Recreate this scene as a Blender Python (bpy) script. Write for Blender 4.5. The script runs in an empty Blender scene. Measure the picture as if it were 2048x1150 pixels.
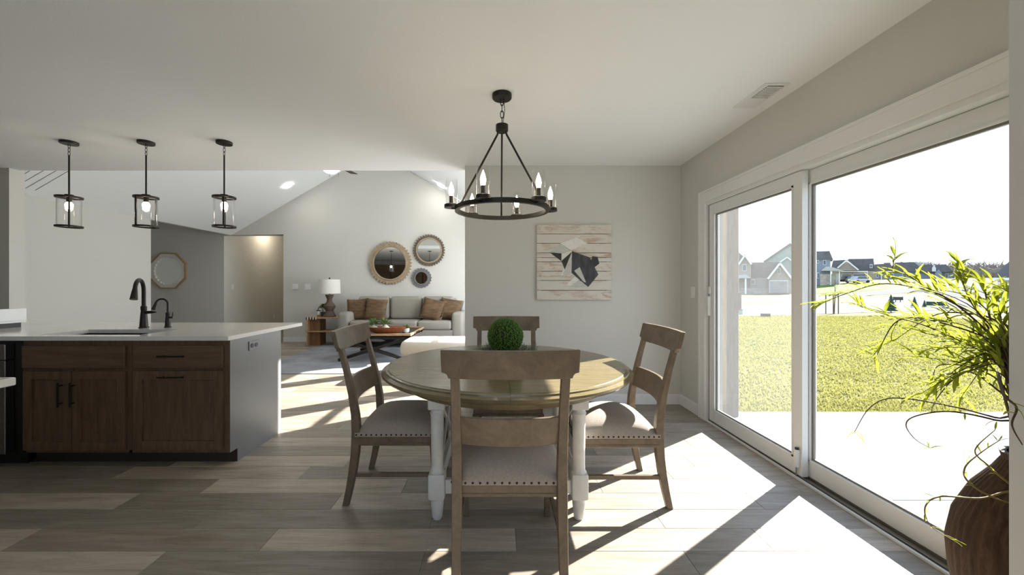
import bpy, bmesh, math, random
import numpy as np
from mathutils import Vector, Matrix
R = math.radians
random.seed(7)
sc = bpy.context.scene
COL = sc.collection
# ------------------------------------------------------------------ camera, sky, sun, exposure
H, F, CX, CY = 1.26, 770.0, 993.0, 573.0          # eye height, focal length in px, principal point (2048x1150 frame)
cam = bpy.data.cameras.new('camera'); camo = bpy.data.objects.new('camera', cam); COL.objects.link(camo)
cam.sensor_width = 36; cam.lens = 36*F/2048
cam.shift_x = (1024-CX)/2048; cam.shift_y = (CY-575)/2048
cam.clip_start = 0.05; cam.clip_end = 2000
camo.location = (0, 0, H); camo.rotation_euler = (R(90), 0, 0)
sc.camera = camo
sc.view_settings.view_transform = 'Standard'; sc.view_settings.look = 'None'
sc.view_settings.gamma = 1; sc.view_settings.use_curve_mapping = False
sc.view_settings.exposure = 1.35
world = bpy.data.worlds.new('sky'); sc.world = world; world.use_nodes = True
wn = world.node_tree; wn.nodes.clear()
w_out = wn.nodes.new('ShaderNodeOutputWorld'); w_bg = wn.nodes.new('ShaderNodeBackground')
w_tc = wn.nodes.new('ShaderNodeTexCoord'); w_sep = wn.nodes.new('ShaderNodeSeparateXYZ'); w_cr = wn.nodes.new('ShaderNodeValToRGB')
wn.links.new(w_tc.outputs['Generated'], w_sep.inputs[0]); wn.links.new(w_sep.outputs['Z'], w_cr.inputs[0])
wn.links.new(w_cr.outputs[0], w_bg.inputs[0]); wn.links.new(w_bg.outputs[0], w_out.inputs[0])
e = w_cr.color_ramp.elements
e[0].position = 0.0; e[0].color = (0.80, 0.88, 0.97, 1)
e[1].position = 1.0; e[1].color = (0.36, 0.56, 0.92, 1)
el = w_cr.color_ramp.elements.new(0.35); el.color = (0.62, 0.77, 0.98, 1)
w_bg.inputs[1].default_value = 1.0
SUN_AZ, SUN_EL = R(35), R(28)
SUN = Vector((math.cos(SUN_AZ)*math.cos(SUN_EL), math.sin(SUN_AZ)*math.cos(SUN_EL), math.sin(SUN_EL)))
sl = bpy.data.lights.new('sun_offscreen', 'SUN'); sl.energy = 13.0; sl.angle = R(0.6); sl.color = (1, 0.95, 0.86)
so = bpy.data.objects.new('sun_offscreen', sl); COL.objects.link(so); so.rotation_euler = SUN.to_track_quat('Z', 'Y').to_euler()
def area(name, loc, rot, sx, sy, energy, color=(1, 1, 1), spread=math.pi):
    l = bpy.data.lights.new(name, 'AREA'); l.shape = 'RECTANGLE'; l.size = sx; l.size_y = sy; l.energy = energy; l.color = color
    l.spread = spread
    o = bpy.data.objects.new(name, l); COL.objects.link(o); o.location = loc; o.rotation_euler = rot
    return o
# daylight through the living room windows (their sun patches lie on the floor, rug and ottoman); stands outside their glass
area('living_window_offscreen', (0.72, 6.5, 1.42), (0, R(90), 0), 1.75, 3.15, 60, (0.92, 0.96, 1.0))

# ------------------------------------------------------------------ helpers
def C(r, g, b): return tuple(((v/255)/12.92 if v/255 <= .04045 else ((v/255+.055)/1.055)**2.4) for v in (r, g, b))
MATS = {}
def mat(name, col, rough=0.6, metal=0.0, noise=None, bump=None, spec=0.5, emit=None, trans=None):
    """noise=(scale, amount, stretch xyz); bump=(scale, strength, stretch)"""
    m = bpy.data.materials.new(name); m.use_nodes = True; MATS[name] = m
    nt = m.node_tree; b = nt.nodes['Principled BSDF']
    b.inputs['Base Color'].default_value = (*col, 1); b.inputs['Roughness'].default_value = rough; b.inputs['Metallic'].default_value = metal
    b.inputs['Specular IOR Level'].default_value = spec
    if emit: b.inputs['Emission Color'].default_value = (*emit[0], 1); b.inputs['Emission Strength'].default_value = emit[1]
    if trans: b.inputs['Transmission Weight'].default_value = trans
    tc = nt.nodes.new('ShaderNodeTexCoord')
    def mapped(st):
        mp = nt.nodes.new('ShaderNodeMapping'); mp.inputs['Scale'].default_value = st
        nt.links.new(tc.outputs['Object'], mp.inputs[0]); return mp
    if noise:
        sc_, am, st = noise
        n = nt.nodes.new('ShaderNodeTexNoise'); n.inputs['Scale'].default_value = sc_; n.inputs['Detail'].default_value = 5
        nt.links.new(mapped(st).outputs[0], n.inputs[0])
        mx = nt.nodes.new('ShaderNodeMix'); mx.data_type = 'RGBA'
        mx.inputs[6].default_value = (*[max(0, c*(1-am)) for c in col], 1); mx.inputs[7].default_value = (*[min(1, c*(1+am)) for c in col], 1)
        cr = nt.nodes.new('ShaderNodeValToRGB'); cr.color_ramp.elements[0].position = .3; cr.color_ramp.elements[1].position = .7
        nt.links.new(n.outputs[0], cr.inputs[0]); nt.links.new(cr.outputs[0], mx.inputs[0]); nt.links.new(mx.outputs[2], b.inputs['Base Color'])
    if bump:
        sc_, am, st = bump
        n = nt.nodes.new('ShaderNodeTexNoise'); n.inputs['Scale'].default_value = sc_; n.inputs['Detail'].default_value = 4
        nt.links.new(mapped(st).outputs[0], n.inputs[0])
        bp = nt.nodes.new('ShaderNodeBump'); bp.inputs['Strength'].default_value = am; bp.inputs['Distance'].default_value = .01
        nt.links.new(n.outputs[0], bp.inputs['Height']); nt.links.new(bp.outputs[0], b.inputs['Normal'])
    return m
def wood(name, c1, c2, rough=.45, stretch=(1, 12, 12), scale=3.0, bump=.08, objcol=False):
    m = bpy.data.materials.new(name); m.use_nodes = True; nt = m.node_tree; b = nt.nodes['Principled BSDF']; L = nt.links
    b.inputs['Roughness'].default_value = rough
    tc = nt.nodes.new('ShaderNodeTexCoord'); oi = nt.nodes.new('ShaderNodeObjectInfo')
    add = nt.nodes.new('ShaderNodeVectorMath'); add.operation = 'ADD'; mul = nt.nodes.new('ShaderNodeVectorMath'); mul.operation = 'SCALE'
    cmb = nt.nodes.new('ShaderNodeCombineXYZ')
    for i in range(3): L.new(oi.outputs['Random'], cmb.inputs[i])
    L.new(cmb.outputs[0], mul.inputs[0]); mul.inputs['Scale'].default_value = 37.0
    L.new(tc.outputs['Object'], add.inputs[0]); L.new(mul.outputs[0], add.inputs[1])
    mp = nt.nodes.new('ShaderNodeMapping'); mp.inputs['Scale'].default_value = stretch; L.new(add.outputs[0], mp.inputs[0])
    n = nt.nodes.new('ShaderNodeTexNoise'); n.inputs['Scale'].default_value = scale; n.inputs['Detail'].default_value = 10; n.inputs['Roughness'].default_value = .74
    n.inputs['Distortion'].default_value = .6
    L.new(mp.outputs[0], n.inputs[0])
    cr = nt.nodes.new('ShaderNodeValToRGB'); E = cr.color_ramp.elements
    E[0].position = .32; E[0].color = (*c1, 1); E[1].position = .68; E[1].color = (*c2, 1)
    L.new(n.outputs[0], cr.inputs[0])
    outc = cr.outputs[0]
    if objcol:
        mx = nt.nodes.new('ShaderNodeMix'); mx.data_type = 'RGBA'; mx.blend_type = 'MULTIPLY'; mx.inputs[0].default_value = 1
        L.new(cr.outputs[0], mx.inputs[6]); L.new(oi.outputs['Color'], mx.inputs[7]); outc = mx.outputs[2]
    L.new(outc, b.inputs['Base Color'])
    bp = nt.nodes.new('ShaderNodeBump'); bp.inputs['Strength'].default_value = bump; bp.inputs['Distance'].default_value = .004
    L.new(n.outputs[0], bp.inputs['Height']); L.new(bp.outputs[0], b.inputs['Normal'])
    MATS[name] = m; return m
def glassmat(name, haze=0.0, tint=(1, 1, 1), base=.03, edge=.75, power=4.5):
    m = bpy.data.materials.new(name); m.use_nodes = True; nt = m.node_tree; nt.nodes.clear(); L = nt.links
    o = nt.nodes.new('ShaderNodeOutputMaterial'); t = nt.nodes.new('ShaderNodeBsdfTransparent'); t.inputs[0].default_value = (*tint, 1)
    g = nt.nodes.new('ShaderNodeBsdfGlossy'); g.inputs['Roughness'].default_value = .01
    # reflectance of a thin pane, the same from both sides
    lw = nt.nodes.new('ShaderNodeLayerWeight'); lw.inputs[0].default_value = .5
    pw = nt.nodes.new('ShaderNodeMath'); pw.operation = 'POWER'; pw.inputs[1].default_value = power; L.new(lw.outputs['Facing'], pw.inputs[0])
    ma = nt.nodes.new('ShaderNodeMath'); ma.operation = 'MULTIPLY_ADD'; ma.inputs[1].default_value = edge; ma.inputs[2].default_value = base; L.new(pw.outputs[0], ma.inputs[0])
    mx = nt.nodes.new('ShaderNodeMixShader'); L.new(ma.outputs[0], mx.inputs[0]); L.new(t.outputs[0], mx.inputs[1]); L.new(g.outputs[0], mx.inputs[2])
    last = mx.outputs[0]
    if haze:
        d = nt.nodes.new('ShaderNodeBsdfTranslucent'); d.inputs[0].default_value = (.7, .72, .74, 1)
        m2 = nt.nodes.new('ShaderNodeMixShader'); m2.inputs[0].default_value = haze
        L.new(last, m2.inputs[1]); L.new(d.outputs[0], m2.inputs[2]); last = m2.outputs[0]
    L.new(last, o.inputs[0]); MATS[name] = m; return m

mat('wall_paint', C(208, 207, 201), .75, bump=(260, .05, (1, 1, 1)))
mat('ceiling_paint', C(243, 246, 248), .8, bump=(120, .08, (1, 1, 1)))
mat('trim_white', C(232, 233, 232), .4)
mat('vinyl_white', C(228, 230, 230), .35)
mat('vinyl_grey', C(120, 118, 112), .45)
mat('black_metal', C(38, 36, 34), .45, .5)
mat('bronze', C(52, 48, 44), .42, .7)
mat('black_plastic', C(24, 24, 25), .35)
mat('quartz', C(232, 230, 224), .12, noise=(6, .03, (1, 1, 1)))
mat('panel_grey', C(120, 120, 120), .32, noise=(3, .025, (6, 6, 1)))
mat('steel', C(150, 148, 144), .28, 1.0, noise=(4, .08, (1, 1, 40)))
mat('sink_steel', C(60, 60, 60), .3, .9)
wood('cabinet_wood', C(88, 69, 52), C(120, 96, 75), .42, (10, 10, 1), 3.0)
wood('cabinet_wood_h', C(88, 69, 52), C(120, 96, 75), .42, (1, 10, 10), 3.0)
mat('cabinet_dark', C(58, 48, 40), .5)
wood('chair_wood', C(92, 79, 64), C(126, 110, 91), .4, (2, 2, 2), 4.0)
wood('table_wood', C(110, 100, 74), C(134, 123, 94), .18, (1, 8, 8), 3.0, .03)
mat('table_white', C(222, 222, 218), .45, noise=(20, .05, (1, 1, 1)))
mat('seat_fabric', C(172, 161, 150), .95, noise=(180, .12, (1, 1, 1)), bump=(420, .5, (1, 1, 1)))
mat('nail', C(60, 48, 38), .35, .8)
wood('plank', C(132, 122, 109), C(176, 167, 155), .46, (1.1, 11, 11), 2.2, .12, objcol=True)
mat('art_white', C(226, 224, 218), .7, noise=(30, .06, (1, 1, 1)))
mat('art_grey', C(196, 195, 190), .7, noise=(30, .08, (1, 1, 1)))
mat('art_dark', C(52, 48, 44), .6, noise=(14, .35, (1, 1, 1)))
mat('art_charcoal', C(62, 62, 66), .5, noise=(9, .6, (3, 1, 1)))
wood('art_board', C(176, 138, 104), C(214, 209, 200), .75, (1.5, 5, 5), 2.6, .1)
MATS['art_board'].node_tree.nodes['Color Ramp'].color_ramp.elements[0].position = .30; MATS['art_board'].node_tree.nodes['Color Ramp'].color_ramp.elements[1].position = .50
mat('mirror', (0.86, 0.87, 0.86), .02, 1.0)
wood('gear_tan', C(140, 122, 98), C(176, 158, 132), .7, (3, 3, 3), 6)
wood('gear_brown', C(84, 74, 62), C(112, 100, 86), .7, (3, 3, 3), 6)
mat('gear_grey', C(112, 112, 114), .6, noise=(30, .15, (1, 1, 1)))
mat('sofa_fabric', C(150, 145, 136), .95, bump=(300, .3, (1, 1, 1)))
mat('cream_boucle', C(238, 230, 216), .95, bump=(180, .6, (1, 1, 1)))
mat('pillow_white', C(228, 224, 216), .9)
mat('lamp_linen', C(232, 230, 224), .9, bump=(300, .2, (1, 1, 1)))
mat('lamp_base', C(92, 76, 66), .7, noise=(20, .12, (1, 1, 1)))
wood('oak', C(152, 120, 84), C(190, 160, 120), .5, (2, 9, 9), 3)
wood('acacia', C(104, 72, 48), C(150, 108, 72), .5, (9, 9, 1.5), 3)
mat('copper_wood', C(164, 100, 66), .38, .25, noise=(14, .2, (1, 1, 1)))
mat('leaf_green', C(96, 120, 58), .6, noise=(20, .25, (1, 1, 1)))
mat('sage', C(112, 124, 100), .75, noise=(40, .25, (1, 1, 1)))
mat('moss', C(74, 112, 30), .5, noise=(60, .3, (1, 1, 1)))
mat('moss_core', C(30, 50, 12), .8)
lm = mat('willow_leaf', C(142, 152, 50), .5, noise=(10, .15, (1, 1, 1)))
nt_ = lm.node_tree; tr_ = nt_.nodes.new('ShaderNodeBsdfTranslucent'); tr_.inputs[0].default_value = (*C(156, 166, 50), 1); ms_ = nt_.nodes.new('ShaderNodeMixShader'); ms_.inputs[0].default_value = .5
nt_.links.new(nt_.nodes['Principled BSDF'].outputs[0], ms_.inputs[1]); nt_.links.new(tr_.outputs[0], ms_.inputs[2]); nt_.links.new(ms_.outputs[0], nt_.nodes['Material Output'].inputs[0])
mat('twig', C(70, 54, 42), .7)
mat('vine', C(124, 108, 62), .7)
wood('vase_wood', C(46, 34, 27), C(92, 70, 55), .6, (9, 9, 1.2), 4, .5)
mat('bulb', (1, .85, .62), .3, emit=((1, .84, .62), 20))
mat('can_glow', (1, 1, 1), .3, emit=((1, .96, .9), 30))
mat('fan_glow', (1, 1, 1), .3, emit=((1, .97, .92), 10))
mat('concrete', C(128, 131, 130), 1.0, spec=.1, noise=(7, .07, (1, 1, 1)), bump=(60, .25, (40, 1, 1)))
mat('road', C(118, 118, 116), 1.0, noise=(.4, .06, (1, 1, 1)), spec=0)
mat('lawn', C(98, 94, 54), 1.0, noise=(.35, .22, (1, 1, 1)), spec=.1, bump=(3, .8, (1, 1, 1)))
gm = mat('grass_blade', C(126, 123, 78), 1.0, noise=(.55, .4, (1, 1.6, 1)), spec=.1)
nt_ = gm.node_tree; tr_ = nt_.nodes.new('ShaderNodeBsdfTranslucent'); tr_.inputs[0].default_value = (*C(128, 128, 72), 1); ms_ = nt_.nodes.new('ShaderNodeMixShader'); ms_.inputs[0].default_value = .45
nt_.links.new(nt_.nodes['Principled BSDF'].outputs[0], ms_.inputs[1]); nt_.links.new(tr_.outputs[0], ms_.inputs[2]); nt_.links.new(ms_.outputs[0], nt_.nodes['Material Output'].inputs[0])
mat('lawn_green', C(78, 108, 44), 1.0, noise=(.5, .15, (1, 1, 1)), spec=.1)
mat('cedar', C(96, 88, 80), .8, noise=(6, .2, (8, 8, 1)))
mat('siding_tan', C(150, 142, 130), .85); mat('siding_green', C(140, 152, 140), .85); mat('siding_blue', C(120, 132, 146), .85)
mat('siding_white', C(206, 208, 208), .85); mat('siding_grey', C(132, 132, 132), .85)
mat('roof_shingle', C(92, 92, 96), .95, noise=(1.5, .15, (1, 1, 1))); mat('roof_brown', C(118, 110, 102), .95, noise=(1.5, .12, (1, 1, 1)))
mat('roof_light', C(176, 176, 172), .9)
mat('stone_veneer', C(166, 158, 148), .9, noise=(2, .2, (1, 1, 1)))
mat('far_trim', C(222, 222, 220), .7); mat('far_glass', C(70, 84, 96), .15); mat('garage_door', C(140, 138, 136), .7)
mat('teal_glass', C(60, 120, 128), .2)
mat('woods', C(122, 114, 106), 1.0, spec=0)
mat('conifer', C(52, 76, 62), .9, spec=.1)
mat('car_dark', C(40, 44, 50), .3, .3); mat('car_silver', C(180, 184, 188), .3, .3); mat('tire', C(20, 20, 20), .8)
MATS['vase_wood'].node_tree.nodes['Principled BSDF'].inputs['Specular IOR Level'].default_value = .15
glassmat('door_glass'); glassmat('screen_glass', .025, (.965, .97, .975)); glassmat('lamp_glass', 0, (.985, .985, .985), .04, .9, 2.6)
# rug and far floor get their own node patterns
m = mat('rug', C(146, 149, 155), .95, noise=(2.6, .22, (1, 1, 1)), bump=(200, .4, (1, 1, 1)))
m = mat('pillow_brown', C(98, 76, 52), .8, noise=(7, .42, (1, 1, 3.2)), bump=(40, .2, (1, 1, 2)))
def far_floor_material():
    m = bpy.data.materials.new('far_floor'); m.use_nodes = True; nt = m.node_tree; b = nt.nodes['Principled BSDF']; L = nt.links
    b.inputs['Roughness'].default_value = .46
    tc = nt.nodes.new('ShaderNodeTexCoord')
    br = nt.nodes.new('ShaderNodeTexBrick'); br.inputs['Scale'].default_value = 1; br.offset = .37
    br.inputs['Brick Width'].default_value = 1.23; br.inputs['Row Height'].default_value = .171
    br.inputs['Mortar Size'].default_value = .0008; br.inputs['Color1'].default_value = (.62, .6, .57, 1); br.inputs['Color2'].default_value = (1.05, 1.03, 1.0, 1)
    br.inputs['Mortar'].default_value = (.35, .33, .3, 1)
    L.new(tc.outputs['Object'], br.inputs[0])
    mp = nt.nodes.new('ShaderNodeMapping'); mp.inputs['Scale'].default_value = (1.1, 11, 11); L.new(tc.outputs['Object'], mp.inputs[0])
    n = nt.nodes.new('ShaderNodeTexNoise'); n.inputs['Scale'].default_value = 2.2; n.inputs['Detail'].default_value = 7; L.new(mp.outputs[0], n.inputs[0])
    cr = nt.nodes.new('ShaderNodeValToRGB'); E = cr.color_ramp.elements
    E[0].position = .32; E[0].color = (*C(132, 122, 109), 1); E[1].position = .68; E[1].color = (*C(176, 167, 155), 1)
    L.new(n.outputs[0], cr.inputs[0])
    mx = nt.nodes.new('ShaderNodeMix'); mx.data_type = 'RGBA'; mx.blend_type = 'MULTIPLY'; mx.inputs[0].default_value = 1
    L.new(cr.outputs[0], mx.inputs[6]); L.new(br.outputs[0], mx.inputs[7]); L.new(mx.outputs[2], b.inputs['Base Color'])
    MATS['far_floor'] = m
far_floor_material()

class MB:
    """collects shapes; build() links them as ONE mesh object"""
    def __init__(self): self.bm = bmesh.new()
    def box(self, x0, x1, y0, y1, z0, z1, bev=0, seg=2):
        r = bmesh.ops.create_cube(self.bm, size=1)
        vs = r['verts']
        for v in vs:
            v.co = Vector(((x0+x1)/2+v.co.x*(x1-x0), (y0+y1)/2+v.co.y*(y1-y0), (z0+z1)/2+v.co.z*(z1-z0)))
        if bev:
            es = {e for v in vs for e in v.link_edges}
            bmesh.ops.bevel(self.bm, geom=list(es), offset=bev, segments=seg, profile=.5, affect='EDGES')
        return self
    def ring(self, pts_a, pts_b, close=True):
        n = len(pts_a)
        for i in range(n if close else n-1):
            j = (i+1) % n
            try: self.bm.faces.new((pts_a[i], pts_a[j], pts_b[j], pts_b[i]))
            except ValueError: pass
    def tube(self, pts, r, n=8, cap=True, rect=None):
        """swept round tube (or rectangle rect=(w,d) aligned to x / path) through pts; r scalar or list"""
        P = [Vector(p) for p in pts]; m = len(P)
        rr = r if isinstance(r, (list, tuple)) else [r]*m
        prev = None; rings = []; up = None
        for i in range(m):
            t = (P[min(i+1, m-1)]-P[max(i-1, 0)])
            if t.length < 1e-9: t = Vector((0, 0, 1))
            t.normalize()
            if up is None:
                up = Vector((0, 0, 1)) if abs(t.z) < .9 else Vector((1, 0, 0))
            a = t.cross(up)
            if a.length < 1e-6: a = t.cross(Vector((0, 1, 0)))
            a.normalize(); b = a.cross(t).normalized(); up = b
            rings.append([self.bm.verts.new(P[i]+(a*math.cos(2*math.pi*k/n)+b*math.sin(2*math.pi*k/n))*rr[i]) for k in range(n)])
        for i in range(m-1): self.ring(rings[i], rings[i+1])
        if cap:
            self.bm.faces.new(rings[0][::-1]); self.bm.faces.new(rings[-1])
        return self
    def sweep(self, secs):
        """secs: list of closed loops (lists of points) of equal length"""
        rings = [[self.bm.verts.new(p) for p in s] for s in secs]
        for i in range(len(rings)-1): self.ring(rings[i], rings[i+1])
        self.bm.faces.new(rings[0][::-1]); self.bm.faces.new(rings[-1]); return self
    def post(self, path, w, d):
        """rectangular post: path of (x,y,z), w across x, d across y (lists allowed)"""
        secs = []
        for i, (x, y, z) in enumerate(path):
            ww = w[i] if isinstance(w, (list, tuple)) else w; dd = d[i] if isinstance(d, (list, tuple)) else d
            secs.append([(x-ww/2, y-dd/2, z), (x+ww/2, y-dd/2, z), (x+ww/2, y+dd/2, z), (x-ww/2, y+dd/2, z)])
        return self.sweep(secs)
    def lathe(self, prof, c=(0, 0, 0), n=24, axis='z', capb=True, capt=True):
        rings = []
        for r, z in prof:
            ring = []
            for k in range(n):
                a = 2*math.pi*k/n
                p = (r*math.cos(a), r*math.sin(a), z)
                if axis == 'y': p = (p[0], z, p[1])
                if axis == 'x': p = (z, p[0], p[1])
                ring.append(self.bm.verts.new((c[0]+p[0], c[1]+p[1], c[2]+p[2])))
            rings.append(ring)
        for i in range(len(rings)-1): self.ring(rings[i], rings[i+1])
        if capb: self.bm.faces.new(rings[0][::-1])
        if capt: self.bm.faces.new(rings[-1])
        return self
    def prism(self, poly, axis, a0, a1):
        """extrude 2D poly; axis 'y': poly is (x,z); 'z': (x,y); 'x': (y,z)"""
        f = {'y': lambda p, t: (p[0], t, p[1]), 'z': lambda p, t: (p[0], p[1], t), 'x': lambda p, t: (t, p[0], p[1])}[axis]
        return self.sweep([[f(p, a0) for p in poly], [f(p, a1) for p in poly]])
    def poly(self, pts):
        self.bm.faces.new([self.bm.verts.new(p) for p in pts]); return self
    def beam(self, p0, p1, w, d):
        p0, p1 = Vector(p0), Vector(p1); t = (p1-p0).normalized()
        up = Vector((0, 0, 1)) if abs(t.z) < .95 else Vector((0, 1, 0))
        a = t.cross(up).normalized()*w/2; b = a.cross(t).normalized()*d/2
        return self.sweep([[p-a-b, p+a-b, p+a+b, p-a+b] for p in (p0, p1)])
    def sphere(self, c, r, u=16, v=10, sz=1.0):
        prof = [(max(1e-4, r*math.sin(math.pi*i/v)), -r*sz*math.cos(math.pi*i/v)) for i in range(v+1)]
        return self.lathe(prof, c, u)
    def build(self, name, material, parent=None, smooth=False, bevel=0):
        bmesh.ops.recalc_face_normals(self.bm, faces=self.bm.faces)
        me = bpy.data.meshes.new(name); self.bm.to_mesh(me); self.bm.free()
        me.materials.append(MATS[material])
        if smooth:
            for p in me.polygons: p.use_smooth = True
            try: me.set_sharp_from_angle(angle=R(40))
            except Exception: pass
        o = bpy.data.objects.new(name, me); COL.objects.link(o)
        if bevel:
            bv = o.modifiers.new('bevel', 'BEVEL'); bv.width = bevel; bv.segments = 2; bv.limit_method = 'ANGLE'
        if parent is not None:
            o.parent = parent; o.matrix_parent_inverse = parent.matrix_basis.inverted()
        return o
def tag(o, label, cat, group=None, kind=None):
    if label: o['label'] = label
    if cat: o['category'] = cat
    if group: o['group'] = group
    if kind: o['kind'] = kind
    return o
def thing(name, label, cat, loc=(0, 0, 0), rotz=0, group=None):
    o = bpy.data.objects.new(name, None); COL.objects.link(o); o.empty_display_size = .1
    o.location = loc; o.rotation_euler = (0, 0, rotz)
    return tag(o, label, cat, group)
def structure(o, label=None):
    o['kind'] = 'structure'
    if label: o['label'] = label
    return o
def copy_tree(o, parent=None):
    c = o.copy(); COL.objects.link(c)
    if parent is not None: c.parent = parent
    for ch in o.children: copy_tree(ch, c)
    return c
def local(parent, o):   # part built in the thing's own coordinates
    o.matrix_parent_inverse = Matrix.Identity(4); return o
def at(x, y, Y): s = F/Y; return Vector(((x-CX)/s, Y, H-(y-CY)/s))     # photo pixel on the plane at distance Y
def arc(p0, p1, p2, n=10):
    p0, p1, p2 = map(Vector, (p0, p1, p2))
    return [(1-t)**2*p0+2*t*(1-t)*p1+t*t*p2 for t in [i/n for i in range(n+1)]]
def spline(pts, n=6):
    P = [Vector(p) for p in pts]; out = []
    for i in range(len(P)-1):
        a, b, c, d = P[max(i-1, 0)], P[i], P[i+1], P[min(i+2, len(P)-1)]
        for k in range(n):
            t = k/n
            out.append(.5*((2*b)+(c-a)*t+(2*a-5*b+4*c-d)*t*t+(3*b-a-3*c+d)*t**3))
    out.append(P[-1]); return out

# ------------------------------------------------------------------ room shell
CEIL, WX, DY, DY2 = 2.557, 1.973, 4.13, 4.31
LX, LZ, RX, AX, AZ, FY = -6.05, 2.43, 0.53, -2.76, 4.338, 8.78      # living room: left wall, plate height, right wall, ridge, far wall
fl = MB().box(-7.3, 2.1, -2.3, 0.97, -.15, 0).box(-7.3, 2.1, 0.97, 4.585, -.15, -.006).box(-8.5, 2.1, 4.585, 12.0, -.15, 0).build('floor', 'far_floor')
structure(fl, 'grey brown wood plank floor')
# floor planks near enough to be told apart, one object each
pm = {}
def plank_mesh(L, W):
    k = (round(L, 3), round(W, 3))
    if k not in pm:
        o = MB().box(-L/2, L/2, -W/2, W/2, -.006, 0, .0012, 1).build('plank', 'plank'); pm[k] = o.data; bpy.data.objects.remove(o)
    return pm[k]
PITCH, PLEN, Y0 = .1722, 1.23, 0.972
known = {0: None}
joint = {5: -1.134, 8: -1.81, 7: -.94, 4: -1.57, 6: -.35, 9: -2.53, 10: -2.3}
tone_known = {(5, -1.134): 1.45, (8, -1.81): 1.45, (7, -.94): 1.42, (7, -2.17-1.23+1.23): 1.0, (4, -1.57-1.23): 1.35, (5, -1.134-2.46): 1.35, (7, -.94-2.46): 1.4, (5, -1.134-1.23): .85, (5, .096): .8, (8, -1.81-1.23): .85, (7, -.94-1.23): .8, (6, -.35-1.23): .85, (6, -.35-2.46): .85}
rp = random.Random(21)
for k in range(21):
    ya = Y0+k*PITCH; j0 = joint.get(k, -7.3+rp.random()*PLEN)
    while j0 > -7.3: j0 -= PLEN
    x = j0
    while x < WX:
        a, b = max(x, -7.29), min(x+PLEN, WX-.0)
        if b-a > .03:
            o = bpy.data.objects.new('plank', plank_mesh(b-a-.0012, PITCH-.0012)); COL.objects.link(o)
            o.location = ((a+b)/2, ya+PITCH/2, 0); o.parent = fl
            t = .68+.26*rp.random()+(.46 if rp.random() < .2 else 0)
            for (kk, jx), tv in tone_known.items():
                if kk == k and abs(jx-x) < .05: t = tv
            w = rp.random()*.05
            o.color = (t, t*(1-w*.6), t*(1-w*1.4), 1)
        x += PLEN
structure(MB().box(-7.3, WX+.15, -2.3, DY2, CEIL, CEIL+.1).build('ceiling', 'ceiling_paint'), 'flat white ceiling over kitchen and dining area')
structure(MB().prism([(LX, LZ), (AX, AZ), (AX, AZ+.12), (LX, LZ+.12)], 'y', DY2-.0, FY+.1).build('ceiling_vault', 'ceiling_paint'), 'sloped white vault ceiling over the living room, left slope')
structure(MB().prism([(RX+.1, LZ-.02), (AX, AZ), (AX, AZ+.12), (RX+.1, LZ+.1)], 'y', DY2-.0, FY+.1).build('ceiling_vault', 'ceiling_paint'), 'sloped white vault ceiling over the living room, right slope')
structure(MB().box(-.338, WX+.15, DY, DY2, 0, CEIL).build('wall_back', 'wall_paint'), 'light grey dining wall with the plank art')
structure(MB().prism([(LX, CEIL+.1), (RX, CEIL+.1), (RX, LZ), (AX, AZ), (LX, LZ)][0:0] or [(LX+.3, CEIL+.1), (RX-.3, CEIL+.1), (AX, AZ)], 'y', DY2-.1, DY2).build('wall_header', 'wall_paint'))
structure(MB().box(-7.3, -5.33, 4.21, 4.35, 0, CEIL).build('wall_kitchen', 'wall_paint'), 'grey wall stub at the kitchen end')
structure(MB().box(-7.4, -7.25, -2.3, 4.35, 0, CEIL).build('wall_left', 'wall_paint'))
structure(MB().box(LX-.25, LX, 4.35, 6.74, 0, LZ+.02).build('wall_living_left', 'wall_paint'), 'bright grey side wall of the living room')
structure(MB().box(-8.4, -6.3, 8.9, 9.02, 0, 2.85).build('wall_foyer', 'wall_paint'), 'grey foyer wall with the octagonal mirror')
structure(MB().box(-8.5, -8.4, 6.6, 9.02, 0, 2.85).box(-8.4, LX-.25, 6.62, 6.74, 0, 2.85).build('wall_foyer_left', 'wall_paint'))
structure(MB().box(-8.5, LX-.11, 6.6, 9.02, 2.85, 2.95).build('ceiling_foyer', 'ceiling_paint'))
structure(MB().box(LX-.11, LX-.001, 6.74, 8.9, LZ, 2.95).build('wall_foyer_header', 'wall_paint'))
# far gable wall with the hall opening
structure(MB().prism([(-4.86, 0), (RX, 0), (RX, LZ), (AX, AZ), (LX, LZ), (-4.86, LZ+.02)], 'y', FY, FY+.12).build('wall_far', 'wall_paint'), 'gabled grey living room wall behind the sofa')
structure(MB().box(-6.42, -6.3, 9.02, 11.8, 0, 2.75).build('wall_hall', 'wall_paint'), 'dim hallway wall seen through the opening')
structure(MB().box(-6.42, -4.2, 8.9, 11.9, 2.75, 2.85).build('ceiling_hall', 'ceiling_paint'))
structure(MB().box(-4.86, -4.74, 8.9, 11.8, 0, 2.75).box(-6.42, -4.74, 11.8, 11.9, 0, 2.75).build('wall_hall_end', 'wall_paint'))
structure(MB().box(-6.3, -4.86, FY+.12, FY+.14, LZ, 2.85).build('wall_hall_header', 'wall_paint'))
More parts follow.
